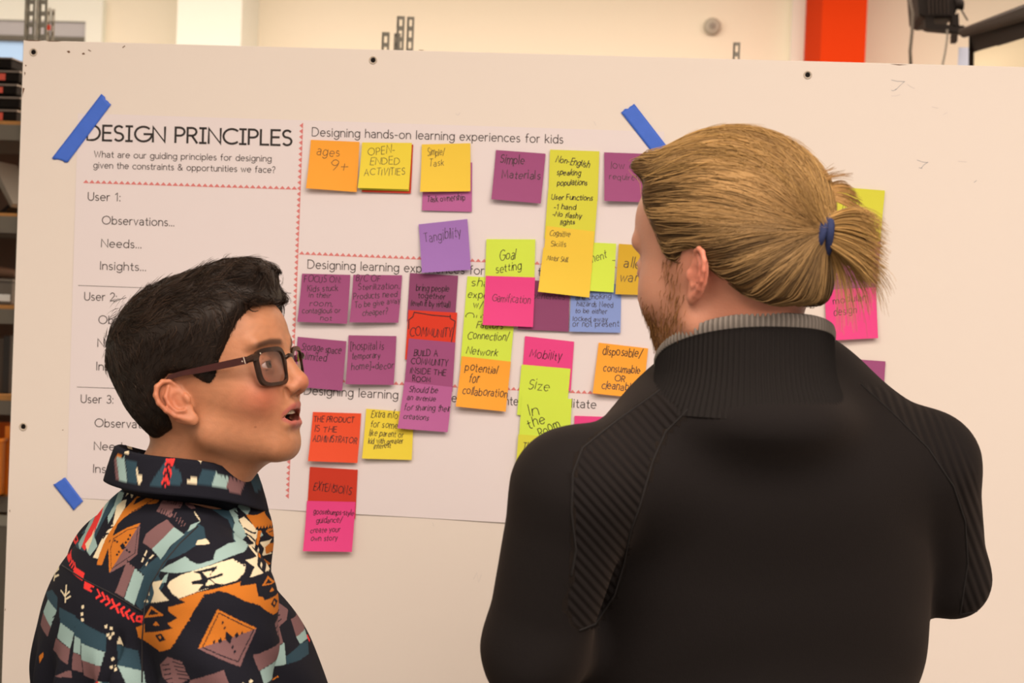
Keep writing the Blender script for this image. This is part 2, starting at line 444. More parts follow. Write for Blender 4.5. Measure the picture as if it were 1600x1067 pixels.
# ------------------------------------------------------------------ shelving behind the board
RY = 1.25
def post(px0, px1, ytop, Y, name_label, group='slotted steel shelf posts', parent=None):
    """slotted angle: two flanges with a row of punched slots"""
    p0 = on_plane(px0, max(ytop, 40), Y); p1 = on_plane(px1, max(ytop, 40), Y)
    w = (p1[0] - p0[0]); top = on_plane(px0, ytop, Y)[2]; th = .002
    t = parent or thing('shelf_post', (p0[0], Y, 0), name_label, 'shelf post', group)
    b = MB(); s = .026; zmin = max(0., 1.75)
    # solid lower stretch
    b.box((p0[0], Y, 0), (p0[0] + w, Y + th, zmin))
    # ladder of slots above
    e = w * .30
    b.box((p0[0], Y, zmin), (p0[0] + e, Y + th, top)); b.box((p0[0] + w - e, Y, zmin), (p0[0] + w, Y + th, top))
    z = zmin
    while z < top:
        b.box((p0[0] + e, Y, z), (p0[0] + w - e, Y + th, min(z + s * .4, top))); z += s
    if parent: b.box((p0[0], Y, 0), (p0[0] + th, Y - w, top)); b.build('upright', M['steel'], t); return t
    b.build('slotted_flange', M['steel'], t)
    b = MB(); b.box((p0[0], Y, 0), (p0[0] + th, Y + w, top)); b.build('side_flange', M['steel'], t)
    return t
rp = post(72, 78, 12, RY + .5, 'shorter slotted steel post with red tag'); 
post(80, 85, 14, RY + .5, 'narrow slotted steel post right of the red tag')
c = on_plane(75, 43, RY + .495); b = MB(); b.box(c - [.006, .002, .006], c + [.006, .002, .006]); tag(b.build('tag', mat('red_tag', alb(225, 70, 45), .6), rp), 'red tag')
post(597, 609, 50, 1.6, 'low slotted steel post behind the board top middle')
post(616, 626, 52, 1.6, 'low slotted steel post between two taller neighbours')
post(620, 632, 25, 1.5, 'taller slotted steel post behind the board top middle, left of pair')
post(636, 647, 26, 1.5, 'taller slotted steel post behind the board top middle, right of pair')
post(1146, 1157, 66, 1.6, 'lone slotted steel post behind the board near the orange pillar')

def bx_px(name, px0, py0, px1, py1, Y, depth, m, parent=None, zb=None, rb=0.):
    a = on_plane(px0, py0, Y); c = on_plane(px1, py1, Y)
    b = MB(); b.box((min(a[0], c[0]), Y, c[2] if zb is None else zb), (max(a[0], c[0]), Y + depth, a[2]))
    o = b.build(name, m, parent)
    if rb: bevel(o, rb)
    return o
rack = thing('storage_rack', (on_plane(-60, 300, RY)[0], RY, 0), 'grey steel storage rack with orange board shelves left of the whiteboard', 'storage rack')
sx0 = on_plane(-420, 300, RY)[0]; sx1 = on_plane(72, 200, RY)[0]
SH = []
post(42, 54, -40, RY - .008, '', parent=rack); post(60, 73, -40, RY - .008, '', parent=rack)
for (yt, yf, yb) in ((189, 195, 219), (333, 338, 364), (477, 483, 506), (617, 626, 648), (772, 776, 800)):
    zt = on_plane(15, yt, RY)[2]; zf = on_plane(15, yf, RY)[2]; zb_ = on_plane(15, yb, RY)[2]
    b = MB(); b.box((sx0, RY - .0, zf), (sx1, RY + .42, zt)); sh = b.build('shelf', M['shelfwood'], rack)
    b = MB(); b.box((sx0, RY - .004, zb_), (sx1, RY, zf)); b.build('front_beam', M['steel_grey'], sh)
    b = MB(); b.box((sx0, RY + .42, zb_), (sx1, RY + .424, zf)); b.build('rear_beam', M['steel_grey'], sh)
    SH.append(zt)
for xx in (sx0,):
    for yy in (RY + .002, RY + .40):
        b = MB(); b.box((xx, yy, 0), (xx + .03, yy + .002, 2.2)); b.box((xx, yy, 0), (xx + .002, yy + .02, 2.2)); b.build('post', M['steel'], rack)
b = MB(); b.box((sx1 - .03, RY + .38, 0), (sx1, RY + .42, 2.0)); b.build('post', M['steel'], rack)
b = MB(); b.box((sx0, RY + .425, .2), (sx1, RY + .43, SH[0]-.02)); b.build('back_panel', mat('brown_back_panel', (.11, .075, .055, 1), .8), rack)

cases = []
xcase = on_plane(27, 150, RY + .02)[0]
zs = SH[0]
for k, (y0, y1, red) in enumerate(((174, 187, 1), (154, 167, 0), (134, 146, 1), (113, 126, 1), (92, 105, 1))):
    z0 = on_plane(10, y1 + 1.5, RY + .02)[2]; z1 = on_plane(10, y0, RY + .02)[2]
    z0 = max(z0, zs) if k == 0 else z0
    if k == 0: z0 = zs
    dx = (0, .006, -.002, .003, -.016)[k]
    t = thing('storage_case', (xcase - .12, RY + .02, z0), ('black plastic case with red label, lowest of the stack on the top shelf',
        'plain black case without red label, second from the stack bottom', 'black case with red label in the middle of the stack',
        'black case with red label, second from the stack top', 'black case with red label, topmost and shortest of the stack')[k], 'case', 'black cases stacked on the top shelf')
    b = MB(); b.box((xcase - .24 + dx, RY + .02, z0), (xcase + dx, RY + .22, z1)); bevel(b.build('body', M['dark'], t), .003)
    b = MB(); b.box((xcase - .242 + dx, RY + .016, z1 - .0004), (xcase + dx + .002, RY + .222, z1 + (.004 if k < 4 else .003))); b.build('lid', mat('smoky_clear_lid', (.2, .17, .15, 1), .3), t)
    if red:
        b = MB(); b.box((xcase - .09 + dx * .5, RY + .0185, z0 + .003), (xcase - .032 + dx, RY + .0205, z1 - .003)); tag(b.build('label', mat('red_label', alb(228, 84, 62), .6), t), 'red label')
# tablet stand on the second shelf
def onshelf(i): return SH[i]
t = thing('tablet_stand', (on_plane(6, 330, RY + .05)[0], RY + .05, SH[1]), 'dark tablet leaning on an angled stand on the second shelf', 'tablet stand')
p0 = on_plane(-12, 250, RY + .05); p1 = on_plane(20, 318, RY + .05)
b = MB(); b.prism([(p0[0], RY + .05, p0[2]), (p1[0], RY + .05, p1[2]), (p1[0] - .005, RY + .05, p1[2] - .008), (p0[0] - .012, RY + .05, p0[2] - .006)], (0, .16, 0)); b.build('tablet', M['steel_grey'], t)
b = MB(); b.prism([(p1[0] - .016, RY + .06, p1[2] - .003), (p1[0] - .01, RY + .06, p1[2] - .008), (p1[0] - .03, RY + .06, SH[1]), (p1[0] - .04, RY + .06, SH[1])], (0, .1, 0)); b.build('stand', M['dark'], t)
# grey bin with white label, brown parcel on top
a = on_plane(14, 440, RY + .03); 
t = thing('grey_bin', (a[0] - .1, RY + .03, SH[2]), 'grey storage bin with white label on the third shelf', 'bin')
b = MB(); b.box((a[0] - .22, RY + .03, SH[2]), (a[0] + .008, RY + .26, a[2])); bevel(b.build('body', mat('grey_bin_plastic', (.13, .12, .105, 1), .6), t), .004)
b = MB(); b.box((a[0] - .222, RY + .026, a[2]), (a[0] + .010, RY + .264, a[2] + .006)); b.build('rim', mat('grey_bin_rim', (.17, .155, .135, 1), .6), t)
l0 = on_plane(-14, 459, RY + .028); l1 = on_plane(15, 471, RY + .028)
b = MB(); b.box((l0[0], RY + .0275, l1[2]), (l1[0], RY + .0298, l0[2])); tag(b.build('label', mat('white_label', alb(235, 222, 208), .7), t), 'white label')
b = MB()
for k in range(5): b.tube([(a[0] - .2 + k * .0, RY + .06 + k * .035, a[2] + .018), (a[0] - .1, RY + .06 + k * .035, a[2] + .024 + .003 * (k % 2)), (a[0] + .002, RY + .06 + k * .035, a[2] + .016)], [.01, .012, .008], 8)
tag(b.build('rope_coil', mat('brown_rope', (.13, .07, .04, 1), .9, bump=(300, .002)), None, True), 'brown rope bundle lying on the grey bin', 'rope')
# binders on the fourth shelf
for k in range(4):
    xx = on_plane(15 - k * 10, 560, RY + .04)[0]
    t = thing('binder', (xx - .01, RY + .04, SH[3]), ('dark binder nearest the whiteboard edge on the fourth shelf', 'brown binder second from the whiteboard edge on the fourth shelf', 'dark binder third from the whiteboard edge on the fourth shelf', 'dark binder fourth from the whiteboard edge on the fourth shelf')[k], 'binder', 'binders on the fourth shelf')
    zt = on_plane(10, 524 + k * 4, RY + .04)[2]
    b = MB(); b.box((xx - .016, RY + .04, SH[3]), (xx, RY + .26, zt)); bevel(b.build('cover', mat('binder_cover', ((.018, .016, .015, 1), (.05, .035, .025, 1), (.02, .02, .022, 1), (.03, .02, .016, 1))[k], .6), t), .002)
# orange open bin
a = on_plane(14, 686, RY + .0); zb_ = on_plane(5, 770, RY)[2]
t = thing('orange_bin', (a[0] - .1, RY - .02, SH[4]), 'bright orange open plastic bin at the left edge beside the whiteboard', 'bin')
om = mat('orange_plastic', alb(248, 128, 14), .45)
b = MB(); x0 = a[0] - .26; x1 = a[0]; y0 = RY - .06; y1 = RY + .24; zt = a[2]; z0 = SH[4]
for lo, hi in (((x0, y0, z0), (x1, y0 + .003, zt)), ((x0, y1 - .003, z0), (x1, y1, zt + .02)), ((x0, y0, z0), (x0 + .003, y1, zt)), ((x1 - .003, y0, z0), (x1, y1, zt)), ((x0, y0, z0), (x1, y1, z0 + .003))): b.box(lo, hi)
b.build('body', om, t)
b = MB(); b.tube([(x0, y0, zt), (x1, y0, zt), (x1, y1, zt), (x0, y1, zt)], .005, 8, closed=True); b.build('rim', om, t)
b = MB(); b.box((x1 - .006, y0 + .05, z0), (x1 + .006, y0 + .056, zt + .03)); b.build('side_rib', om, t)
# grey cabinet below
a = on_plane(9, 806, RY); 
b = MB(); b.box((a[0] - .3, RY + .02, 0), (a[0] + .01, RY + .36, SH[4] - .06))
cab = thing('floor_crate', (a[0] - .15, RY + .02, 0), 'tall dark grey crate standing on the floor under the orange bin', 'crate')
bevel(b.build('body', M['steel_grey'], cab), .006)
b = MB(); b.box((a[0] - .31, RY + .014, SH[4] - .075), (a[0] + .016, RY + .366, SH[4] - .05)); b.build('lid', M['steel'], cab)

# ------------------------------------------------------------------ whiteboard
TL = on_plane(36.5, 62.4)
bx0, bz1 = TL[0], TL[2]; bx1 = bx0 + 2.44; bz0 = bz1 - 1.83
wb = thing('whiteboard', ((bx0 + bx1) / 2, 0, 0), 'large cream whiteboard panel holding the poster and sticky notes', 'whiteboard')
b = MB(); b.box((bx0, 0, bz0), (bx1, .018, bz1)); bevel(b.build('panel', M['board'], wb), .0012)
b = MB(); b.box((bx0 + .001, .0182, bz0 + .001), (bx1 - .001, .022, bz1 - .001)); b.build('backing', M['board_edge'], wb)
for xx in (bx0 + .25, bx1 - .25):
    b = MB(); b.box((xx - .02, .0225, .08), (xx + .02, .06, bz1 - .15)); b.build('leg', M['steel_grey'], wb)
    b = MB(); b.box((xx - .025, -.3, .06), (xx + .025, .4, .1)); b.build('foot', M['steel_grey'], wb)
    for yy in (-.27, .37):
        b = MB(); b.tube([(xx - .015, yy, .03), (xx + .015, yy, .03)], .03, 20); b.build('caster', M['dark'], wb)
for (px, py) in ((52.5, 81.5), (583, 94), (1262, 117), (36.5, 666.5)):
    c = on_plane(px, py)
    b = MB(); n = 24
    prof = [(.0063, 0), (.0063, -.0012), (.0055, -.0019), (.0046, -.0014), (.0042, -.0004)]
    for i, (r, y) in enumerate(prof):
        for j in range(n): b.v.append(c + [r * math.cos(2 * math.pi * j / n), y - .0002, r * math.sin(2 * math.pi * j / n)])
    for i in range(len(prof) - 1):
        for j in range(n): b.f.append((i * n + j, i * n + (j + 1) % n, (i + 1) * n + (j + 1) % n, (i + 1) * n + j))
    bo = b.build('grommet', M['chrome'], wb, True)
    b = MB(); b.tube([c + [0, -.0003, 0], c + [0, -.0009, 0]], [.0038, .0032], 16); b.build('screw_hole', M['dark'], bo)
def chip(pts, name='scuff_mark', m=None):
    b = MB(); b.prism([on_plane(x, y, -.00015) for x, y in pts], (0, -.0002, 0)); b.build(name, m or M['board_edge'], wb)
for pts in ([(104, 80), (108, 79), (110, 82), (107, 83)], [(128, 83.5), (131, 82), (133, 85), (129, 85.5)], [(137, 78), (139, 77.5), (143, 80), (141, 80.5)],
            [(191, 74), (195, 71), (195.5, 72.5), (192, 75)], [(35.5, 137), (38.5, 138), (37.5, 142), (36, 146), (35, 152)], [(37, 62.5), (66, 63.2), (60, 64.3), (44, 64)],
            [(72, 63.5), (96, 64.2), (90, 65), (76, 64.8)], [(39, 101), (42, 102), (40, 104)], [(38, 112), (40, 114), (38.5, 118)], [(14.5, 797), (16, 796.5), (15.5, 801)],
            [(97, 671.5), (99, 671), (98.5, 673)], [(653, 77.6), (664, 78.2), (658, 79)], [(1391, 100), (1418, 101), (1404, 102)], [(8, 950), (9, 952), (8, 955)]):
    chip(pts)
ink = Ink()
for pl in ([(1393, 125), (1402, 127), (1414, 127.5)], [(1413, 127.5), (1406, 134), (1399, 141)], [(1393, 141), (1396, 142), (1400, 139)],
           [(1433, 250), (1441, 253), (1450, 254)], [(1450, 253), (1443, 258), (1439, 263)], [(1436, 262), (1441, 263)], [(1522, 285), (1526, 282)]): ink.stroke(pl, .7)
fo = ink.build('marker_trace', lambda V: np.array([on_plane(x, y, -.0003) for x, y in V]), M['pencil'], wb); fo['kind'] = 'stuff'
ink = Ink()
for pl in ([(1418, 132), (1424, 136), (1429, 138)], [(1393, 150), (1400, 150), (1406, 148)], [(1456, 167), (1466, 169)], [(1474, 179), (1480, 176)], [(712, 178), (716, 180), (719, 176)], [(928, 190), (931, 196)],
           [(740, 905), (745, 895), (748, 910), (752, 898)], [(1497, 252), (1510, 253)], [(676, 817), (678, 822)]): ink.stroke(pl, .9)
fo = ink.build('faint_trace', lambda V: np.array([on_plane(x, y, -.0003) for x, y in V]), M['faint'], wb); fo['kind'] = 'stuff'

# ------------------------------------------------------------------ poster
PC = [(122, 177), (1038, 206), (1013, 829), (104, 777)]
def quadmap(C):
    C = [np.array(on_plane(*c)) for c in C]
    def f(u, v): return (C[0] * (1 - u) + C[1] * u) * (1 - v) + (C[3] * (1 - u) + C[2] * u) * v
    return f
pf = quadmap(PC)
def pwave(P):   # gentle ripple of the sheet away from the board
    x, z = P[..., 0], P[..., 2]; zb = pf(.5, 1)[2]
    k = np.clip(1 - (z - zb) / .10, 0, 1)
    return -.0004 - .0009 * k * (1 + np.sin(x * 23.0 + 1.0)) - .00035 * (1 + np.sin(x * 9 + z * 14))
po = thing('poster', pf(.5, .5), 'large pinkish white printed poster taped to the whiteboard under the sticky notes', 'poster')
nu, nv = 60, 40
V = np.array([pf(i / nu, j / nv) for j in range(nv + 1) for i in range(nu + 1)])
V[:, 1] = pwave(V)
Fq = [(j * (nu + 1) + i, j * (nu + 1) + i + 1, (j + 1) * (nu + 1) + i + 1, (j + 1) * (nu + 1) + i) for j in range(nv) for i in range(nu)]
mesh_obj('sheet', V, [f[::-1] for f in Fq], M['poster'], po)
def onposter(V):
    P = np.array([on_plane(x, y) for x, y in V]); P[:, 1] = pwave(P) - .0003
    return P
ink = Ink()
ink.text('DES\u0130GN PR\u0130NC\u0130PLES', (136.5, 218.7), (455.5, 227.2), 23, 3.4, gap=.17)
ink.build('title_lettering', onposter, M['ink'], po)
def T(s, x0, y0, x1, y1, h, w):
    ink = Ink(); ink.text(s, (x0, y0), (x1, y1), h, w, gap=.21); ink.build('printed_line', onposter, M['ink_grey'], po)
T('What are our guiding principles for designing', 147.5, 245.5, 424, 252.5, 9.6, 1.15)
T('given the constraints & opportunities we face?', 146.5, 262.5, 430, 270, 9.6, 1.15)
for (y0, x0) in ((313, 138), (469, 132.5), (629, 126.8)):
    n = {313: '1', 469: '2', 629: '3'}[y0]
    T('User %s:' % n, x0, y0, x0 + 50, y0 + 1.2, 12.4, 1.35)
for (x, y) in ((160, 350), (154.6, 505.5), (148.5, 666.5)): T('Observations...', x, y, x + 112, y + 3.4, 12.4, 1.35)
for (x, y) in ((158.8, 386), (153, 541.5), (147.4, 702.6)): T('Needs...', x, y, x + 62, y + 1.8, 12.4, 1.35)
for (x, y) in ((157, 421), (151, 578), (146, 738)): T('Insights...', x, y, x + 71, y + 2.2, 12.4, 1.35)
T('Designing hands-on learning experiences for kids', 488, 212.6, 879.5, 224, 13.2, 1.4)
T('Designing learning experiences for', 481, 419.2, 756, 429, 13.2, 1.4)
T('Designing learning', 475.5, 616, 621.5, 623, 13.4, 1.4)
T('e', 706, 627.5, 713, 628, 13.2, 1.4); T('nte', 789, 632.2, 809, 633, 13.2, 1.4); T('litate', 893, 636.2, 931, 638.2, 13.2, 1.4); T('ta', 841, 431, 854, 431.6, 13.2, 1.4)
for rl in ([(123, 446), (455, 458)], [(120.6, 604.6), (450, 616)]):
    ink = Ink(); ink.stroke(rl, .8); ink.build('ruled_line', onposter, M['ink_grey'], po)
ink = Ink()
def zig(p0, p1, step, h, side):
    p0 = np.array(p0, float); p1 = np.array(p1, float); L = np.linalg.norm(p1 - p0); d = (p1 - p0) / L; nrm = np.array([d[1], -d[0]]) * side
    n = int(L / step)
    for i in range(n):
        a = p0 + d * i * step
        pts = [a, a + d * step, a + d * step / 2 + nrm * h]
        ink.poly(pts if side < 0 else pts[::-1])
zig((130, 286), (469, 296.5), 9.3, 5.2, 1)
zig((474, 192), (451.5, 781), 8.9, 5.6, -1)
zig((467, 397.5), (1020, 421), 9.2, 5.2, 1)
zig((458, 593.5), (1012, 619.5), 9.2, 5.2, 1)
ink.build('sawtooth_border', onposter, M['zig'], po)

def tape(C, label, lift=.0012, ragged=(1, 1)):
    f = quadmap(C); rng = random.Random(len(label))
    n, m = 26, 6
    V = []
    for j in range(m + 1):
        for i in range(n + 1):
            u, v = i / n, j / m
            if i == 0: u -= ragged[0] * rng.uniform(-.012, .012)
            if i == n: u += ragged[1] * rng.uniform(-.015, .015)
            P = f(u, v).copy(); P[1] = min(pwave(P), -.0006) - lift - .0002 * math.sin(u * 14); V.append(P)
    Fc = [(j * (n + 1) + i, (j + 1) * (n + 1) + i, (j + 1) * (n + 1) + i + 1, j * (n + 1) + i + 1) for j in range(m) for i in range(n)]
    o = mesh_obj('tape_strip', V, Fc, M['tape'])
    md = o.modifiers.new('thick', 'SOLIDIFY'); md.thickness = .0002
    return tag(o, label, 'tape', 'blue tape strips on the poster')
tape([(81.5, 247.4), (159.4, 146.2), (173.5, 164.5), (106, 254.4)], 'long blue painter tape strip crossing the poster title letter D')
tape([(1068, 262), (992, 163.6), (970, 175.7), (1046, 273)], 'blue painter tape strip partly hidden by the blond hair')
tape([(102.5, 745.5), (130.4, 782.6), (115.5, 797), (84, 757)], 'short blue painter tape strip at the lower left poster corner')

# ------------------------------------------------------------------ sticky notes
NM = {}
def note_mat(key, rgb):
    if key not in NM: NM[key] = mat('sticky_' + key, alb(*rgb), .75, bump=(35, .0006))
    return NM[key]
CLR = {'orange': (255, 158, 44), 'yellow': (240, 202, 54), 'amber': (243, 192, 56), 'ochre': (214, 160, 32), 'lime': (214, 222, 66), 'lemon': (220, 204, 56),
       'magenta': (160, 72, 112), 'plum': (140, 62, 96), 'mauve': (186, 92, 138), 'violet': (162, 108, 168), 'pink': (236, 62, 122), 'red': (222, 50, 22), 'scarlet': (238, 74, 34), 'blue': (134, 146, 190), 'brick': (206, 48, 22)}
def note(color, C, lines, label, layer=1, curl=.005, penw=.014, slant=.08, marks=(), seed=None, name='sticky_note'):
    f = quadmap(C); rng = random.Random(seed if seed is not None else hash(label) % 9999 if False else sum(map(ord, label)))
    base = -.0030 - layer * .0011
    tw = rng.uniform(-.3, .3) * curl
    def S(u, v):
        P = f(u, v).copy()
        P[1] = base - 1.5 * curl * (max(v - .12, 0) ** 1.8) * (1.0 + .25 * math.cos(u * 3.1)) - tw * (u - .5) * v
        return P
    n = 8
    idx = lambda i, j: j * (n + 1) + i
    V = [S(i / n, j / n) for j in range(n + 1) for i in range(n + 1)]
    Fc = [(idx(i, j), idx(i, j + 1), idx(i + 1, j + 1), idx(i + 1, j)) for j in range(n) for i in range(n)]
    nv = len(V); off = np.array([0, .00025, 0])
    V += [p + off for p in V]
    Fc += [tuple(nv + k for k in q[::-1]) for q in Fc]
    rim = [(i, 0) for i in range(n)] + [(n, j) for j in range(n)] + [(i, n) for i in range(n, 0, -1)] + [(0, j) for j in range(n, 0, -1)]
    m0 = len(V); k = len(rim); base_p = [V[idx(*r)] for r in rim]
    V += base_p + [p + off for p in base_p]
    Fc += [(m0 + i, m0 + (i + 1) % k, m0 + k + (i + 1) % k, m0 + k + i) for i in range(k)]
    c = f(.5, 0)
    t = thing(name, (c[0], base, c[2]), label, 'sticky note', 'sticky notes on the whiteboard')
    mesh_obj('paper', V, Fc, note_mat(color, CLR[color]), t)
    if lines or marks:
        ink = Ink()
        for L in lines:
            s, u0, v0, u1, h = L[:5]; v1 = L[5] if len(L) > 5 else v0
            ink.text(s, (u0, v0), (u1, v1), h, penw * .8, slant=slant, jitter=.7, rng=rng, gap=.24)
        for pl in marks: ink.stroke(pl, penw)
        ink.build('handwriting', lambda VV: np.array([S(a, b2) + np.array([0, -.0002, 0]) for a, b2 in VV]), M['pen'], t)
    return t
note('orange', [(486.5, 218.8), (562.3, 222), (559, 300.6), (480.7, 295)], [('ages', .14, .31, .6, .19), ('9+', .44, .6, .78, .24)], 'orange sticky note reading ages 9+', curl=.006)
note('brick', [(569, 226), (646, 226), (642.6, 302.4), (566.4, 300.2)], [], 'red sticky note peeking out behind the OPEN-ENDED ACTIVITIES note', 0, .002)
note('lemon', [(567.2, 224), (644.2, 225), (640, 299), (563, 297)], [], 'yellow sticky note directly underneath the OPEN-ENDED ACTIVITIES note', 1, .003)
note('yellow', [(566.8, 223), (644.4, 223.7), (640, 296.8), (561.6, 294.6)], [('OPEN-', .14, .28, .66, .16, .22), ('ENDED', .2, .49, .78, .15, .46), ('ACTIVITIES', .1, .72, .9, .14, .68)], 'yellow sticky note reading OPEN-ENDED ACTIVITIES', 2.5, .006)
note('mauve', [(662, 253), (738.2, 254), (737.7, 331.2), (660.1, 329)], [('Task ownership', .1, .83, .86, .12, .76)], 'magenta sticky note reading Task ownership below a yellow one', 0, .002, penw=.018)
note('amber', [(659.7, 226), (735.5, 224.2), (736.1, 299.5), (658.3, 300.6)], [('Simple/', .12, .24, .47, .15), ('Task', .16, .46, .46, .14)], 'yellow sticky note reading Simple Task', 1.8, .006, penw=.013)
note('violet', [(655, 350.8), (731, 342.5), (737, 421.6), (661.3, 426.6)], [('Tangibility', .1, .38, .84, .2, .33)], 'tilted violet sticky note reading Tangibility', 3, .006)
note('magenta', [(775.4, 234.6), (852.8, 240.4), (845.7, 318.6), (768.9, 312)], [('Simple', .1, .25, .58, .17), ('Materials', .17, .56, .93, .17, .51)], 'purple sticky note reading Simple Materials', 1, .006, penw=.02)
note('lemon', [(859.7, 234.1), (936.8, 236.7), (934, 314), (856.6, 311)], [('Non-English', .12, .25, .8, .13, .33), ('speaking', .16, .5, .63, .11), ('populations', .17, .72, .77, .11, .69)], 'yellow sticky note reading Non-English speaking populations', 1, .0, penw=.02, slant=.2)
note('lemon', [(857, 295.7), (934.4, 303.4), (928.6, 381), (851, 373)], [('User Functions', .08, .2, .9, .1, .14), ('-1 hand', .14, .39, .58, .1, .36), ('-No flashy', .12, .53, .7, .1, .53), ('lights', .3, .69, .58, .09, .65)], 'yellow sticky note reading User Functions, 1 hand, No flashy lights', 2, .0, penw=.02, slant=.2)
note('amber', [(854.1, 353.2), (929, 361.9), (924, 438), (847, 430)], [('Cognitive', .08, .18, .5, .12, .17), ('Skills', .12, .41, .44, .11, .38)], 'deep yellow sticky note reading Cognitive Skills', 3, .0, penw=.013, slant=.2)
note('amber', [(849.5, 387), (926.5, 396), (921.6, 465), (841.8, 455.8)], [('Motor Skill,', .1, .27, .52, .11, .26)], 'deep yellow sticky note reading Motor Skill at the bottom of a vertical chain', 4, .006, penw=.013, slant=.2)
note('lime', [(886, 377), (963, 380.8), (959, 456.9), (883, 452)], [('tment', .44, .44, .82, .16, .3), ('-', .94, .4, .99, .14)], 'lime sticky note ending in ment, half covered by a deep yellow one', 1, .005, penw=.016, slant=.15)
note('ochre', [(967, 381), (1043, 386), (1037, 462), (961.7, 459.7)], [('allergy', .14, .46, .86, .2), ('warning', .07, .73, .9, .17)], 'dark yellow sticky note reading allergy warning beside the bearded face', 1, .005, penw=.02)
note('magenta', [(944.1, 238.3), (1021, 241), (1022, 317), (944.7, 314.6)], [('low entry', .14, .32, .95, .14), ('requirement', .1, .55, 1., .12)], 'purple sticky note reading low entry requirement, cut off by blond hair', 1, .006, penw=.014)
note('lime', [(730.7, 431.5), (806, 436), (801, 513), (724.5, 508)], [('share', .1, .2, .7, .16), ('experience', .04, .43, 1., .14), ('w/', .17, .63, .36, .13), ('Outside', .03, .88, .85, .15)], 'lime sticky note reading share experience, left of the Gamification note', 0, .0, penw=.018, slant=.12)
note('lime', [(725.7, 495.6), (804, 500), (797, 577), (719.6, 571)], [('Factors', .26, .2, .78, .13), ('Connection/', .1, .44, .92, .16, .42), ('Network', .1, .75, .72, .14)], 'lime sticky note reading Connection, Network', 1, .0, penw=.018, slant=.15)
note('orange', [(722.3, 556.3), (798.8, 564.9), (791.2, 642.5), (713.9, 634.2)], [('potential', .1, .27, .74, .15), ('for', .2, .5, .38, .17), ('collaboration', .1, .74, 1.0, .16, .72)], 'orange sticky note reading potential for collaboration', 2.6, .006, penw=.02, slant=.1)
note('plum', [(813, 437), (891, 441), (888.6, 518.2), (809.8, 514.2)], [('experiences', .1, .36, .9, .13)], 'dark purple sticky note behind the Gamification note', 0, .003)
note('lime', [(760.5, 373.7), (837, 374.2), (835, 451), (758, 449)], [('Goal', .28, .43, .6, .2, .4), ('setting', .22, .7, .73, .15, .6)], 'lime sticky note reading Goal setting', 2, .0, penw=.018, slant=.2)
note('pink', [(759.7, 430.9), (836.6, 433.5), (833.7, 510.9), (755.6, 507.5)], [('Gamification', .15, .51, .92, .15, .53)], 'bright pink sticky note reading Gamification', 3, .006, penw=.014)
note('blue', [(893, 441), (971, 444), (969.6, 519.8), (890.2, 517.9)], [('are choking', .1, .35, .8, .1, .3), ('hazards Need', .12, .48, .84, .1), ('to be either', .1, .62, .72, .1), ('locked away', .06, .78, .74, .1), ('or not present', .06, .9, .96, .11, .87)], 'blue sticky note reading choking hazards need to be locked away', 0, .004, penw=.014)
note('plum', [(641, 426.5), (716.3, 430.8), (711, 507.5), (636.4, 502)], [('bring people', .15, .36, .83, .12, .33), ('together', .2, .5, .76, .11), ('(even if by virtual)', .06, .67, .88, .12, .65)], 'dark purple sticky note reading bring people together', .6, .0, penw=.018)
note('red', [(639, 484.3), (715, 488.4), (710, 565), (633.5, 561.5)], [('COMMUNITY', .06, .52, .92, .17, .5)], 'red sticky note reading COMMUNITY inside a drawn ticket outline', 1.4, .0, penw=.02,
     marks=([(.03, .38), (.02, .2), (.1, .13), (.12, .04), (.5, .08), (.86, .09)], [(.86, .06), (.87, .13), (.97, .18), (.92, .6)]))
note('magenta', [(639.6, 528.7), (712.2, 535), (707.5, 612), (632, 605)], [('BUILD A', .14, .34, .64, .12, .31), ('COMMUNITY', .1, .51, .86, .12, .49), ('INSIDE THE', .1, .7, .84, .11, .68), ('ROOM', .17, .86, .53, .11, .84)], 'purple sticky note reading BUILD A COMMUNITY INSIDE THE ROOM', 2.2, .0, penw=.02)
note('mauve', [(632.8, 596.2), (707.7, 604.5), (700.9, 674.5), (623.5, 668.2)], [('Should be', .12, .2, .7, .13, .17), ('an avenue', .1, .38, .68, .12, .35), ('for sharing their', .08, .6, 1.0, .13, .54), ('creations', .08, .78, .58, .11)], 'light purple sticky note reading Should be an avenue for sharing their creations', 3, .006, penw=.018, slant=.15)
note('pink', [(820.6, 525), (897.3, 533.7), (892, 611), (815, 602)], [('Mobility', .12, .41, .76, .17, .4)], 'bright pink sticky note reading Mobility', .6, .0, penw=.018, slant=.15)
note('lime', [(815.3, 569.3), (891.7, 576), (885, 653), (808.2, 647.8)], [('Size', .17, .47, .6, .2)], 'lime sticky note reading Size', 1.4, .0, penw=.018, slant=.15)
note('lime', [(816, 617.8), (893.9, 623), (890, 700), (810.5, 695)], [('In', .18, .4, .36, .2, .34), ('the', .2, .66, .5, .18, .5), ('Room', .42, .82, .8, .2, .58)], 'lime sticky note reading In the Room in slanted writing', 2.2, .0, penw=.02, slant=.1)
note('lemon', [(810.4, 678), (888, 684), (882, 762), (805.1, 755.4)], [('The room', .1, .35, .8, .2), ('is where', .12, .6, .72, .14), ('at: a', .08, .8, .42, .11), ('work', .1, .95, .42, .09)], 'yellow sticky note reading The room is where, at the black shoulder', 3, .006, penw=.018, slant=.15)
note('orange', [(935.6, 535.2), (1012.9, 544.2), (1004.6, 622.4), (926.7, 613.8)], [('disposable/', .1, .22, .88, .16, .19), ('consumable', .16, .54, .88, .13, .52), ('OR', .4, .71, .6, .13), ('cleanable', .16, .9, .82, .15, .86)], 'orange sticky note reading disposable, consumable OR cleanable', 1, .006, penw=.02, slant=.1)
note('pink', [(897.9, 649.3), (974, 652), (971, 729), (896, 726)], [], 'bright pink sticky note mostly hidden behind the black shoulder', .6, .004)
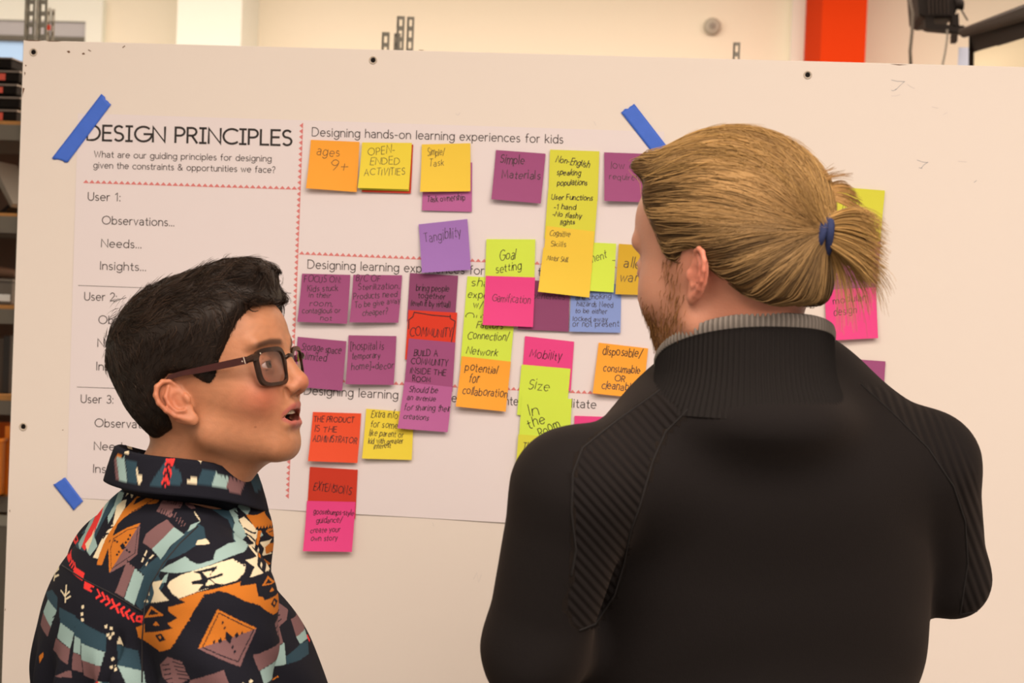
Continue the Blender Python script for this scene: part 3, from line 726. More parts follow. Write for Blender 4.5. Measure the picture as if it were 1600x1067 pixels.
note('magenta', [(472.8, 427.4), (548.2, 429.5), (544.1, 505.8), (467.2, 502.7)], [('FOCUS ON:', .06, .17, .8, .13), ('Kids stuck', .14, .37, .76, .11, .33), ('in their', .18, .48, .62, .1), ('room,', .22, .66, .68, .11), ('contagious or', .08, .82, .84, .1, .78), ('not', .46, .95, .68, .09)], 'purple sticky note reading FOCUS ON: kids stuck in their room', 1, .007, penw=.016)
note('magenta', [(552.8, 429.3), (629, 430.1), (624, 504.1), (548.7, 503.5)], [('B/C OF', .06, .13, .55, .13), ('Sterilization,', .12, .32, .96, .12, .28), ('Products need', .04, .52, .92, .12, .45), ('To be give away', .08, .7, 1.0, .11, .58), ('cheaper?', .25, .86, .76, .12, .82)], 'purple sticky note reading B/C OF Sterilization, products need', 1, .007, penw=.016)
note('magenta', [(466, 526), (542, 533), (536.3, 609.9), (459, 603)], [('Storage space', .1, .25, .9, .14, .27), ('limited', .2, .45, .62, .14)], 'purple sticky note reading Storage space limited, at the spectacles', 1, .006, penw=.018)
note('magenta', [(545.4, 523.7), (620, 525), (616.7, 601), (542.5, 599.6)], [('[hospital is', .06, .3, .74, .16, .27), ('temporary', .1, .49, .68, .12, .45), ('home]>decor', .1, .7, .97, .13, .67)], 'purple sticky note reading hospital is temporary home', 1, .007, penw=.017)
note('scarlet', [(489.7, 643.3), (565, 645.6), (560.2, 722.5), (484.1, 719.1)], [('THE PRODUCT', .04, .2, .86, .11, .19), ('IS THE', .07, .4, .52, .12), ('ADMINISTRATOR', .05, .6, .94, .13, .61)], 'orange-red sticky note reading THE PRODUCT IS THE ADMINISTRATOR', 1, .007, penw=.018)
note('yellow', [(572.8, 638.3), (647, 644), (644.5, 718), (567.6, 715.4)], [('Extra info', .12, .16, .66, .15, .15), ('for someone', .12, .36, .9, .13), ('like parent or', .1, .54, .8, .12), ('kid with greater', .1, .7, .8, .1, .66), ('interest', .22, .8, .56, .1, .76)], 'yellow sticky note reading Extra info for someone like parent', .8, .005, penw=.016, slant=.15)
note('brick', [(485, 729), (559.7, 733.5), (556, 810), (480, 805)], [('EXTENSIONS', .1, .47, .88, .16, .51)], 'dark red sticky note reading EXTENSIONS', 1, .0, penw=.018)
note('pink', [(480.5, 782), (556.3, 783.6), (551.8, 860.8), (476.3, 859)], [('goosebumps-style', .15, .26, .97, .1, .27), ('guidance/', .22, .44, .74, .11, .42), ('create your', .12, .64, .72, .1, .6), ('own story', .14, .8, .68, .1, .77)], 'bright pink sticky note reading goosebumps-style guidance', 2, .007, penw=.016, slant=.15)
note('lemon', [(1305, 292), (1382.3, 298), (1374.2, 377.3), (1298, 372)], [('APP', .18, .5, .53, .2, .42)], 'yellow sticky note reading APP behind the ponytail', 2, .005, penw=.016, slant=.1)
note('magenta', [(1296, 371), (1375.6, 374.3), (1368.8, 455.5), (1290.6, 452)], [('low cost needs', .1, .42, .98, .12), ('kits', .08, .62, .3, .13), ('Comparison and', .1, .8, .9, .09), ('cost', .24, .9, .5, .09)], 'purple sticky note between the yellow APP and pink modular design notes', .8, .0, penw=.016)
note('pink', [(1288.2, 453.1), (1368.2, 448.8), (1370.9, 528), (1291, 532)], [('modular', .16, .28, .78, .13, .24), ('design', .16, .53, .6, .14, .47)], 'bright pink sticky note reading modular design', 2, .006, penw=.016, slant=.1)
note('magenta', [(1304, 559), (1383.3, 564.4), (1378, 643), (1299, 637)], [('modules', .36, .26, .66, .12, .24), ('2x', .78, .55, .92, .1)], 'purple sticky note emerging above the black right shoulder', 1, .005, penw=.016)
# ================================================================== people: implicit surfaces
def smin(a, b, k):
    h = np.clip(.5 + .5 * (b - a) / k, 0, 1)
    return b * (1 - h) + a * h - k * h * (1 - h)
def smax(a, b, k): return -smin(-a, -b, k)
def ell(P, c, r, R=None):
    p = P - np.asarray(c, dtype=P.dtype)
    if R is not None: p = p @ np.asarray(R, dtype=P.dtype)
    r = np.asarray(r, dtype=P.dtype)
    q = p / r; k0 = np.sqrt((q * q).sum(1)) + 1e-9
    g = q / r; k1 = np.sqrt((g * g).sum(1)) + 1e-9
    return k0 * (k0 - 1) / k1
def cone(P, a, b, ra, rb):
    a = np.asarray(a, dtype=P.dtype); b = np.asarray(b, dtype=P.dtype); ab = b - a
    t = np.clip(((P - a) @ ab) / (ab @ ab + 1e-12), 0, 1)
    return np.sqrt(((P - a - t[:, None] * ab) ** 2).sum(1)) - (ra + (rb - ra) * t)
def chain(P, pts, rs, k=.004):
    d = None
    rs = rs if hasattr(rs, '__len__') else [rs] * len(pts)
    for i in range(len(pts) - 1):
        e = cone(P, pts[i], pts[i + 1], rs[i], rs[i + 1])
        d = e if d is None else smin(d, e, k)
    return d
def poly2(U, V, pts):         # signed distance to a closed 2-D polygon
    pts = np.asarray(pts, dtype=float); n = len(pts)
    d = np.full(U.shape, 1e9); s = np.ones(U.shape)
    for i in range(n):
        a = pts[i]; b = pts[i - 1]
        e = b - a; wx = U - a[0]; wy = V - a[1]
        t = np.clip((wx * e[0] + wy * e[1]) / (e @ e + 1e-15), 0, 1)
        d = np.minimum(d, (wx - e[0] * t) ** 2 + (wy - e[1] * t) ** 2)
        c1 = V >= a[1]; c2 = V < b[1]; c3 = e[0] * wy > e[1] * wx
        s = np.where((c1 & c2 & c3) | (~c1 & ~c2 & ~c3), -s, s)
    return s * np.sqrt(d)

def surface(f, lo, hi, h, project=2):
    """mesh the zero level of f by surface nets, evaluated in a narrow band only"""
    lo = np.asarray(lo, float); hi = np.asarray(hi, float)
    n = np.ceil((hi - lo) / (4 * h)).astype(int) * 4 + 1
    H = 4 * h; nc = (n - 1) // 4 + 1
    ax = [lo[i] + H * np.arange(nc[i]) for i in range(3)]
    Gc = np.stack(np.meshgrid(*ax, indexing='ij'), -1).reshape(-1, 3).astype(np.float32)
    vc = f(Gc).reshape(nc)
    near = np.abs(vc) < H * 2.0
    rep = lambda a: np.repeat(np.repeat(np.repeat(a, 4, 0), 4, 1), 4, 2)
    # nodes belong to nearest coarse node
    idx = [np.clip(np.round(np.arange(n[i]) / 4).astype(int), 0, nc[i] - 1) for i in range(3)]
    mask = near[np.ix_(*idx)]; val = vc[np.ix_(*idx)].astype(np.float32).copy()
    I = np.argwhere(mask)
    P = (lo + I * h).astype(np.float32)
    out = np.empty(len(P), np.float32)
    for s in range(0, len(P), 400000): out[s:s + 400000] = f(P[s:s + 400000])
    val[mask] = out
    val[[0, -1], :, :] = np.maximum(val[[0, -1], :, :], h * .5); val[:, [0, -1], :] = np.maximum(val[:, [0, -1], :], h * .5); val[:, :, [0, -1]] = np.maximum(val[:, :, [0, -1]], h * .5)
    ins = val < 0
    c = np.zeros(tuple(n - 1), np.uint8)
    for dx in (0, 1):
        for dy in (0, 1):
            for dz in (0, 1): c += ins[dx:n[0] - 1 + dx, dy:n[1] - 1 + dy, dz:n[2] - 1 + dz]
    act = (c > 0) & (c < 8)
    ids = -np.ones(act.shape, np.int64); cells = np.argwhere(act); ids[act] = np.arange(len(cells))
    acc = np.zeros((len(cells), 3)); cnt = np.zeros(len(cells))
    cor = [(x, y, z) for x in (0, 1) for y in (0, 1) for z in (0, 1)]
    for a in range(8):
        for b in range(a + 1, 8):
            A_, B_ = np.array(cor[a]), np.array(cor[b])
            if abs(A_ - B_).sum() != 1: continue
            va = val[tuple((cells + A_).T)]; vb = val[tuple((cells + B_).T)]
            m = (va < 0) != (vb < 0)
            t = np.where(m, va / np.where(m, va - vb, 1), 0)
            p = A_ + t[:, None] * (B_ - A_)
            acc[m] += p[m]; cnt[m] += 1
    V = lo + h * (cells + acc / cnt[:, None])
    quads = []
    for axs in range(3):
        o1, o2 = (axs + 1) % 3, (axs + 2) % 3
        sl0 = [slice(None)] * 3; sl1 = [slice(None)] * 3
        sl0[axs] = slice(0, -1); sl1[axs] = slice(1, None)
        a = ins[tuple(sl0)]; b = ins[tuple(sl1)]
        e = np.argwhere(a != b)
        e = e[(e[:, o1] > 0) & (e[:, o2] > 0) & (e[:, o1] < n[o1] - 1) & (e[:, o2] < n[o2] - 1)]
        if not len(e): continue
        def cid(d1, d2):
            q = e.copy(); q[:, o1] -= d1; q[:, o2] -= d2
            return ids[tuple(q.T)]
        q = np.stack([cid(0, 0), cid(1, 0), cid(1, 1), cid(0, 1)], 1)
        fl = ~a[tuple(e.T)]
        q[fl] = q[fl][:, ::-1]
        quads.append(q[(q >= 0).all(1)])
    Fq = np.vstack(quads)
    V = V.astype(np.float32)
    for _ in range(project):
        v, g = grad(f, V, h * .5)
        gn = (g * g).sum(1) + 1e-9
        st = np.clip(v / gn, -h, h)[:, None] * g
        V = V - np.clip(st, -h * .6, h * .6)
    return V, Fq
def grad(f, P, e):
    P = P.astype(np.float32); v = f(P); g = np.empty_like(P)
    for i in range(3):
        d = np.zeros(3, np.float32); d[i] = e
        g[:, i] = (f(P + d) - f(P - d)) / (2 * e)
    return v, g

class Pose:                    # local head frame -> world
    def __init__(s, origin, heading, pitch, roll=0.0):
        s.o = np.asarray(origin, float)
        s.R = np.array(Matrix.Rotation(heading, 3, 'Z') @ Matrix.Rotation(-pitch, 3, 'Y') @ Matrix.Rotation(roll, 3, 'X'))
        s.S = np.ones(3)
    def w(s, P): return (np.asarray(P, float) * s.S) @ s.R.T + s.o
    def l(s, P): return ((np.asarray(P, float) - s.o) @ s.R) / s.S

def strands(name, paths, r0, m, parent, cols, tip=.25, k=3):
    """paths: (n, m, 3) poly-lines -> thin tapering tubes in one mesh with a colour per strand"""
    paths = np.asarray(paths, float); n, mm, _ = paths.shape
    T = np.gradient(paths, axis=1); T /= np.linalg.norm(T, axis=2, keepdims=True) + 1e-12
    ref = np.array([.31, .52, .79]); U = np.cross(T, ref); U /= np.linalg.norm(U, axis=2, keepdims=True) + 1e-12
    W = np.cross(T, U)
    t = np.linspace(0, 1, mm)
    prof = np.minimum(1, .45 + t * 6) * (1 - (1 - tip) * t ** 1.6)
    r = (np.asarray(r0).reshape(-1, 1) * prof[None, :]) if np.ndim(r0) else r0 * np.ones((n, 1)) * prof[None, :]
    V = np.empty((n, mm, k, 3))
    for j in range(k):
        a = 2 * math.pi * j / k
        V[:, :, j] = paths + r[..., None] * (math.cos(a) * U + math.sin(a) * W)
    base = (np.arange(n) * mm * k)[:, None, None] + (np.arange(mm - 1) * k)[None, :, None]
    j = np.arange(k)[None, None, :]; jj = (j + 1) % k
    Fq = np.stack([base + j, base + jj, base + k + jj, base + k + j], -1).reshape(-1, 4)
    C = np.repeat(np.asarray(cols, float), mm * k, axis=0)
    return mesh_obj(name, V.reshape(-1, 3), Fq, m, parent, True, C)

def ear_sdf(P, c, side, out=20., tilt=10., s=1.0):
    """P in head frame; side = +1 left ear, -1 right ear. (u forward, v up, w outward) plate frame"""
    o, t = math.radians(out), math.radians(tilt)
    fwd = np.array([math.cos(o), -side * math.sin(o), 0.]); outw = np.array([math.sin(o), side * math.cos(o), 0.]); up = np.array([0, 0, 1.])
    f2 = fwd * math.cos(t) + up * math.sin(t); u2 = up * math.cos(t) - fwd * math.sin(t)
    Q = (P - np.asarray(c, dtype=P.dtype)) / s
    L = np.stack([Q @ f2, Q @ u2, Q @ outw], 1).astype(np.float32)
    H = [(-.0015, .017, .000), (-.007, .0265, .0035), (-.0150, .0300, .006), (-.0240, .0275, .008), (-.0300, .0190, .009), (-.0310, .0090, .009), (-.0275, -.003, .0075), (-.0215, -.0130, .005), (-.0140, -.0205, .0035), (-.0070, -.0260, .002)]
    d = chain(L, H, [.0022, .0026, .003, .0032, .0032, .003, .0028, .0027, .0028, .0032], .002)
    lobe = ell(L, (-.0045, -.0255, .0005), (.0075, .0085, .0034))
    d = smin(d, lobe, .004)
    plate = ell(L, (-.0135, .0030, .0005), (.0165, .0265, .0036))
    plate2 = ell(L, (-.010, -.013, .0), (.0125, .016, .0034))
    d = smin(d, smin(plate, plate2, .004), .003)
    anti = chain(L, [(-.012, .0215, .0035), (-.0205, .012, .005), (-.0215, .002, .0055), (-.0170, -.009, .005), (-.0085, -.0125, .004)], [.0018, .0026, .0028, .0026, .0024], .002)
    d = smin(d, anti, .003)
    d = smax(d, -ell(L, (-.0085, .0005, .0045), (.0085, .0105, .0062)), .003)
    trag = ell(L, (.0015, -.001, .0030), (.0042, .0065, .0034))
    root = ell(L, (-.006, .002, -.007), (.012, .021, .010))
    d = smin(d, trag, .003)
    return smin(d, root, .004) * s

def head_sdf(P, fem=True, ears=True):
    """face +X, left +Y, up +Z, origin between the ear canals (metres)"""
    k = P.dtype
    y = np.abs(P[:, 1]); S = P.copy(); S[:, 1] = y            # mirror
    d = ell(P, (-.004, 0, .042), (.100, .074, .084))
    d = smin(d, ell(P, (.040, 0, .055), (.064, .060, .053)), .02)          # forehead
    d = smin(d, ell(P, (-.045, 0, .015), (.052, .060, .055)), .03)         # occiput
    d = smin(d, ell(P, (.030, 0, -.012), (.061, .060, .055)), .03)         # mid face
    d = smin(d, ell(S, (.054, .036, -.016), (.029, .023, .028)), .02)     # cheeks
    d = smin(d, ell(P, (.050, 0, -.043), (.041, .034, .036)), .02)         # muzzle
    d = smin(d, cone(S, (.004, .049, -.045), (.058, .016, -.076), .018, .017), .022)   # jaw
    d = smin(d, ell(P, (.020, 0, -.045), (.050, .050, .036)), .02)
    d = smin(d, ell(P, (.0625, 0, -.0775), (.0185, .019, .0165)), .012)    # chin
    d = smin(d, cone(S, (.0955, .011, .031), (.084, .042, .036), .0065, .007), .012)   # brow
    d = smax(d, -ell(S, (.101, .031, .0135), (.0145, .020, .0125)), .014)  # sockets
    # nose
    nose = cone(P, (.0925, 0, .022), (.1035, 0, -.012), .0085, .0095)
    nose = smin(nose, ell(P, (.1045, 0, -.0165), (.0112, .0108, .0100)), .008)
    nose = smin(nose, ell(S, (.0965, .0115, -.0205), (.0108, .0062, .0072)), .005)
    nose = smin(nose, ell(P, (.0965, 0, -.0215), (.011, .005, .0055)), .005)
    d = smin(d, nose, .009)
    d = smax(d, -ell(S, (.1005, .0066, -.0285), (.0062, .0034, .0050)), .003)
    d = smax(d, -ell(S, (.0935, .0165, -.0245), (.003, .0022, .006)), .005)
    # lips and open mouth
    mouth_o = .0075 if fem else .0005
    up = [(.0915, 0, -.0385), (.0915, .006, -.0378), (.0850, .014, -.0408), (.0700, .0255, -.0478)]
    lo = [(.0858, 0, -.0590), (.0850, .007, -.0588), (.0810, .015, -.0568), (.0700, .0255, -.0492)]
    if not fem:
        up = [(a, b, c - .005) for a, b, c in up]; lo = [(a, b, c + .003) for a, b, c in lo]
    d = smin(d, chain(S, up, [.0034, .0038, .0032, .0014], .003), .006)
    d = smin(d, chain(S, lo, [.0050, .0050, .0040, .0014], .003), .006)
    if fem:
        cav = chain(S, [(.0885, 0, -.0490), (.0855, .009, -.0490), (.0785, .017, -.0488), (.0715, .0240, -.0486)], [.0072, .0066, .0050, .0020], .003)
        cav = smin(cav, ell(P, (.074, 0, -.0487), (.018, .020, .0075)), .003)
        d = smax(d, -cav, .002)
        d = smax(d, -chain(S, [(.089, .0, -.068), (.087, .01, -.0675)], .003), .008)
    # lids over the eyeball
    ey = (.0795, .0315, .0105)
    lid = np.sqrt(((S - np.array(ey, k)) ** 2).sum(1)) - .0138
    d = smin(d, lid, .004)
    slit = ell(S, (.094, .0318, .0100), (.014, .0145, .0042))
    d = smax(d, -slit, .0016)
    d = smax(d, -(np.sqrt(((S - np.array(ey, k)) ** 2).sum(1)) - .0118), .0006)
    if ears:
        d = smin(d, ear_sdf(P, (-.004, -.0705, .0), -1, 24 if fem else 13, 12, .92 if fem else .84), .003)
        d = smin(d, ear_sdf(P, (-.004, .0705, .0), 1, 24 if fem else 13, 12, .92 if fem else .84), .003)
    return d
# ================================================================== shared people materials
SKIN = mat_attr('skin', rough=.48, spec=.35, sss=.18, bump=(420, .00025))
HAIRD = mat_attr('dark_hair', rough=.5, spec=.25)
HAIRB = mat_attr('blond_hair', rough=.55, spec=.18)
CLOTH = mat_attr('printed_flannel', rough=.9, spec=.12, bump=(1400, .0004))
def grow(f, P, flow, length, nseg, lift0, lift1, rng, wander=.25, g_eps=.0008, grp=None):
    n = len(P); out = np.empty((n, nseg + 1, 3)); P = P.astype(np.float32)
    L = np.broadcast_to(np.asarray(length, float), (n,)); l0 = np.broadcast_to(lift0, (n,)); l1 = np.broadcast_to(lift1, (n,))
    ph = rng.uniform(0, 6.28, n); am = rng.normal(0, wander, n); fr = rng.uniform(.6, 1.6, n)
    if grp is not None:
        tb = np.random.default_rng(77); ph = tb.uniform(0, 6.28, 1009)[grp] + .25 * ph / 6.28; am = tb.normal(0, wander, 1009)[grp] + .25 * am; fr = tb.uniform(.5, 1.3, 1009)[grp]
    for s in range(nseg + 1):
        t = s / nseg
        v, g = grad(f, P, g_eps); gl = np.linalg.norm(g, axis=1, keepdims=True) + 1e-9; nn = g / gl
        target = l0 + (l1 - l0) * t ** 1.5
        P = (P - (np.clip(v / gl[:, 0] - target, -.004, .004)[:, None]) * nn).astype(np.float32)
        out[:, s] = P
        d = flow(P, t); d = d - nn * (d * nn).sum(1, keepdims=True)
        d /= np.linalg.norm(d, axis=1, keepdims=True) + 1e-9
        side = np.cross(nn, d)
        d = d + side * (am * np.sin(ph + 6.28 * fr * t))[:, None]
        P = (P + d * (L / nseg)[:, None]).astype(np.float32)
    return out
def ray_plane_local(pose, px, py, yl):
    r = ray(px, py); nrm = pose.R[:, 1]
    t = (yl - (CAM - pose.o) @ nrm) / (r @ nrm)
    return pose.l(CAM + t * r)
def disc(h, a): return np.array([math.cos(h) * a, math.sin(h) * a, 0.])
def rgb(*c): return np.array(alb(*c)[:3])

def skull(P):
    d = ell(P, (-.004, 0, .042), (.100, .074, .084))
    d = smin(d, ell(P, (.040, 0, .055), (.064, .060, .053)), .02)
    return smin(d, ell(P, (-.045, 0, .015), (.052, .060, .055)), .03)
sstep = lambda x, a, b: (lambda t: t * t * (3 - 2 * t))(np.clip((x - a) / (b - a), 0, 1))

def lower_body(root, hip, heading, col, shoe_col, hem_z, s=1.0):
    """trousers and shoes from the hips to the floor"""
    f = np.array([math.cos(heading), math.sin(heading), 0]); l = np.array([-f[1], f[0], 0])
    hip = np.array([hip[0], hip[1], hem_z])
    def B(a, b, z): return hip * [1, 1, 0] + f * a + l * b + np.array([0, 0, z])
    R_ = np.stack([f, l, [0, 0, 1]], 1)
    def trs(P):
        d = ell(P, B(0, 0, hem_z - .03), (.12 * s, .17 * s, .14), R_)
        for sd in (-1, 1):
            d = smin(d, chain(P, [B(0, sd * .085 * s, hem_z - .08), B(.02, sd * .10 * s, hem_z * .53), B(-.01, sd * .115 * s, .09)], [.088 * s, .066 * s, .062 * s], .02), .03)
        return smax(d, (.075 - P[:, 2]), .005)
    V, Q = surface(trs, B(0, 0, 0) - [.3, .3, -.04], B(0, 0, hem_z) + [.3, .3, .15], .012)
    mesh_obj('trousers', V, Q, col, root)
    for sd in (-1, 1):
        def sh(P):
            d = chain(P, [B(-.04, sd * .115 * s, .045), B(.09, sd * .125 * s, .035), B(.15, sd * .13 * s, .03)], [.042, .040, .03], .02)
            d = smin(d, cone(P, B(-.02, sd * .115 * s, .05), B(-.02, sd * .115 * s, .1), .04, .042), .02)
            return smax(d, .002 - P[:, 2], .003)
        V, Q = surface(sh, B(.05, sd * .12 * s, 0) - [.2, .2, .02], B(.05, sd * .12 * s, .2) + [.2, .2, 0], .007)
        mesh_obj('shoe', V, Q, shoe_col, root)

def hand_sdf(P, wrist, d, nrm, side, s=1.0):
    """relaxed hand: palm and five separate fingers, gently curled. d = pointing direction, nrm = back of the hand"""
    d = np.asarray(d, float); d /= np.linalg.norm(d); nrm = np.asarray(nrm, float); nrm -= d * (nrm @ d); nrm /= np.linalg.norm(nrm)
    lat = np.cross(nrm, d) * side
    W_ = lambda a, b, c: np.asarray(wrist) + s * (d * a + lat * b + nrm * c)
    R_ = np.stack([d, lat, nrm], 1)
    r = ell(P, W_(.045, 0, 0), (.052 * s, .041 * s, .015 * s), R_)
    r = smin(r, cone(P, W_(-.03, 0, 0), W_(.02, 0, 0), .024 * s, .024 * s), .015)
    for b, L, w in ((.030, .070, .0085), (.010, .080, .009), (-.011, .074, .0085), (-.030, .058, .0075)):
        r = smin(r, chain(P, [W_(.078, b, .0), W_(.078 + L * .42, b * 1.08, -.006), W_(.078 + L * .72, b * 1.1, -.020), W_(.078 + L * .88, b * 1.1, -.036)], [w * s, w * s * .95, w * s * .88, w * s * .75], .003), .003)
    r = smin(r, chain(P, [W_(.015, .03, -.006), W_(.045, .052, -.014), W_(.078, .058, -.022)], [.013 * s, .0105 * s, .0085 * s], .003), .006)
    return r

# ================================================================== woman in the printed shirt
HW = math.radians(-11.4)
pw = Pose((0, 0, 0), HW, math.radians(20)); pw.S = np.array([.945, 1, .985])
pw.o = at_depth(293, 620, 2.005) - pw.R @ np.array([.003, -.079, 0])
hW = 14.6
BWh = math.radians(35)
NB = at_depth(275, 788, 2.10)
wroot = thing('person', (NB[0], NB[1], 0), 'person with short dark hair and spectacles in a patterned shirt, talking beside the poster', 'person')
NBl = pw.l(NB + disc(BWh, .0)); 
def w_head(P):
    d = head_sdf(P, True)
    nb = pw.l(NB)
    d = smin(d, cone(P, (-.022, 0, -.035), nb + (pw.R.T @ np.array([0, 0, .0])), .050, .062), .018)
    d = smin(d, cone(P, (.012, 0, -.06), pw.l(at_depth(312, 800, 2.08)), .034, .03), .02)
    return d
nbz = pw.l(NB)
V, Q = surface(w_head, (-.14, -.12, -.20), (.135, .12, .135), .0015)
# painted complexion; mouth cavity coloured nearly black
x, y, z = V[:, 0], V[:, 1], V[:, 2]; ay = np.abs(y)
base = rgb(178, 113, 76); Cc = np.tile(base, (len(V), 1))
def blend(mask, col): 
    global Cc
    Cc = Cc * (1 - mask[:, None]) + np.asarray(col)[None] * mask[:, None]
def gauss(c, r): return np.exp(-(((x - c[0]) / r[0]) ** 2 + ((ay - c[1]) / r[1]) ** 2 + ((z - c[2]) / r[2]) ** 2))
blend(.55 * gauss((.075, .045, -.022), (.03, .025, .022)), rgb(182, 84, 62))
blend(.5 * gauss((.112, 0, -.018), (.014, .014, .012)), rgb(184, 90, 66))
blend(.45 * gauss((-.018, .085, .0), (.03, .02, .035)), rgb(188, 92, 64))
q_ = (ay / .0255) ** 2
lipm = np.maximum(np.exp(-((z + .0400 + .0072 * q_) / (.0046 - .003 * q_.clip(0, 1))) ** 4), np.exp(-((z + .0588 - .0095 * q_) / (.0062 - .0042 * q_.clip(0, 1))) ** 4)) * sstep(x, .066, .071) * (1 - sstep(ay, .022, .027)) * (x < .1)
blend(.75 * lipm, rgb(168, 78, 72))
cavm = (((x - .070) / .018) ** 2 + (ay / .0235) ** 2 + ((z + .0487) / .0080) ** 2 < 1.0) & (x < .0850)
Cc[cavm] = (.03, .008, .006)
bz = .0345 - .12 * np.abs(ay - .030)
blend(.85 * np.exp(-((z - bz) / .0036) ** 4) * sstep(ay, .008, .016) * (1 - sstep(ay, .044, .056)) * sstep(x, .06, .08), rgb(52, 30, 20))
for c in ((.02, .0665, -.026), (.040, .058, -.034), (.058, .047, -.052), (.05, .055, -.064)):   # small moles
    m_ = ((x - c[0]) ** 2 + (y + c[1]) ** 2 + (z - c[2]) ** 2) < .0014 ** 2; blend(m_ * .6, rgb(120, 66, 44))
Cc = Cc * (1 + .05 * np.sin(x * 310 + 3 * np.sin(z * 190)) * np.sin(z * 270 + 2 * np.sin(y * 230)) + .04 * np.sin(x * 90 + z * 120 + y * 60))[:, None]
Cw = Cc.copy()
head = mesh_obj('head', pw.w(V), Q, SKIN, wroot, True, Cw)
for sd in (-1, 1):
    c = np.array([.0795, sd * .0315, .0105])
    bm = MB(); n = 20; 
    ex = np.array([1, sd * .12, 0]); ex /= np.linalg.norm(ex); ez = np.array([0, 0, 1.]); ey_ = np.cross(ez, ex)
    Vv = []; Cv = []
    for i in range(25):
        a = math.pi * .62 * i / 24
        for j in range(n):
            b_ = 2 * math.pi * j / n
            bump = .0006 * max(0, 1 - a / .5)
            Vv.append(c + (.0117 + bump) * (ex * math.cos(a) + math.sin(a) * (ey_ * math.cos(b_) + ez * math.sin(b_))))
            Cv.append((.01, .006, .004) if a < .2 else ((.09, .05, .025) if a < .5 else (.62, .5, .44)))
    Ff = [(i * n + j, i * n + (j + 1) % n, (i + 1) * n + (j + 1) % n, (i + 1) * n + j) for i in range(24) for j in range(n)]
    mesh_obj('eyeball', pw.w(np.array(Vv)), Ff, mat_attr('eye_surface', rough=.1, spec=.6), head, True, np.array(Cv))
bm = MB()
for k in range(-6, 7):          # upper teeth row
    a = k * .0040; xx = .0850 - 14 * a * a
    bm.box((xx - .003, a - .0018, -.0468 + .0002 * abs(k)), (xx, a + .0018, -.0400), lambda p: pw.w(p))
to = bm.build('upper_teeth', mat('tooth_enamel', alb(232, 205, 168), .25), head); to['kind'] = 'stuff'

# hair volume
hp = [(432, 462, 0), (420, 470, -.02), (402, 474, -.035), (386, 478, -.045), (366, 501, -.06), (353, 528, -.068), (340, 562, -.072), (336, 592, -.075), (326, 611, -.076), (311, 601, -.076), (292, 583, -.076), (262, 584, -.078), (246, 600, -.078), (250, 625, -.072), (261, 648, -.066), (270, 672, -.06), (254, 692, -.04), (262, 690, 0), (248, 668, 0), (223, 634, 0), (201, 596, 0), (181, 552, 0), (171, 515, 0)]
hpoly = [tuple(ray_plane_local(pw, a, b, c)[[0, 2]]) for a, b, c in hp] + [(-.2, .12), (-.2, .25)] + [tuple(ray_plane_local(pw, a, b, 0)[[0, 2]]) for a, b in ((300, 370), (376, 397), (408, 397), (426, 414), (434, 440))]
QA = ray_plane_local(pw, 362, 432, -.004); QB = ray_plane_local(pw, 402, 429, -.012)
def w_hair(P):
    x, y, z = P[:, 0], P[:, 1], P[:, 2]
    t = .006 + .012 * sstep(z, .02, .09) + .003 * sstep(-x, .0, .08) * sstep(z, -.03, .04)
    d = skull(P) - t
    d = smin(d, ell(P, QA, (.034, .048, .018)), .02)
    d = smin(d, ell(P, QB, (.022, .036, .017)), .02)
    d = smin(d, cone(P, (-.070, 0, .02), (-.050, 0, -.058), .020, .012), .03)
    q = poly2(x, z, hpoly)
    rip = .0012 * np.sin(x * 420 + 6 * np.sin(y * 90)) * np.sin(z * 330 + y * 260)
    return smax(d, q, .013)
V, Q = surface(w_hair, (-.155, -.115, -.12), (.13, .115, .17), .0028)
rngn = np.random.default_rng(5)
hcol = rgb(29, 19, 13)
hair = mesh_obj('hair', pw.w(V), Q, HAIRD, wroot, True, np.tile(hcol, (len(V), 1)))
def w_flow(P, t):
    x, y, z = P[:, 0], P[:, 1], P[:, 2]
    top = sstep(z, .055, .10)[:, None]
    crown = np.array([-.07, -.005, .095])
    out = P - crown; out[:, 2] *= .4
    out /= np.linalg.norm(out, axis=1, keepdims=True) + 1e-6
    fwd = np.stack([np.ones_like(x), .45 * np.sin(z * 60 + x * 55 + 2 * np.sin(y * 60)), .2 * np.sin(x * 75 + y * 50)], 1)
    side = np.stack([-.75 * np.ones_like(x), 0 * x, -.65 * np.ones_like(x)], 1)
    back = sstep(-x, .02, .07)[:, None]
    side = side * (1 - back) + np.stack([.15 * np.ones_like(x), -y * 4, -1 * np.ones_like(x)], 1) * back
    return (out * .35 + fwd * .65) * top + side * (1 - top)
idx = rngn.choice(len(V), 6500, replace=True)
P0 = V[idx] + rngn.normal(0, .001, (6500, 3))
hz = P0[:, 2]; topm = sstep(hz, .05, .1)
gid = (np.floor(P0[:, 0] / .009).astype(int) * 73 + np.floor(P0[:, 1] / .009).astype(int) * 19 + np.floor(P0[:, 2] / .009).astype(int) * 7) % 1009
gl_ = np.random.default_rng(8).random(1009)[gid]
paths = grow(w_hair, P0, w_flow, .012 + .026 * topm * rngn.uniform(.6, 1.2, 6500), 9, .0003, .0008 + .0075 * topm * gl_ ** 1.5 * rngn.uniform(.6, 1, 6500), rngn, .8, grp=gid)
tone = rngn.uniform(.6, 1.5, 6500) * (.7 + .9 * gl_) * (1 + .9 * topm * (rngn.random(6500) < .35))
cols = hcol[None] * tone[:, None] + rngn.random((6500, 1)) ** 4 * np.array([[.05, .03, .018]])
strands('hair_strands', pw.w(paths), np.where(topm > .5, .00034, .00026), HAIRD, hair, cols)['kind'] = 'stuff'
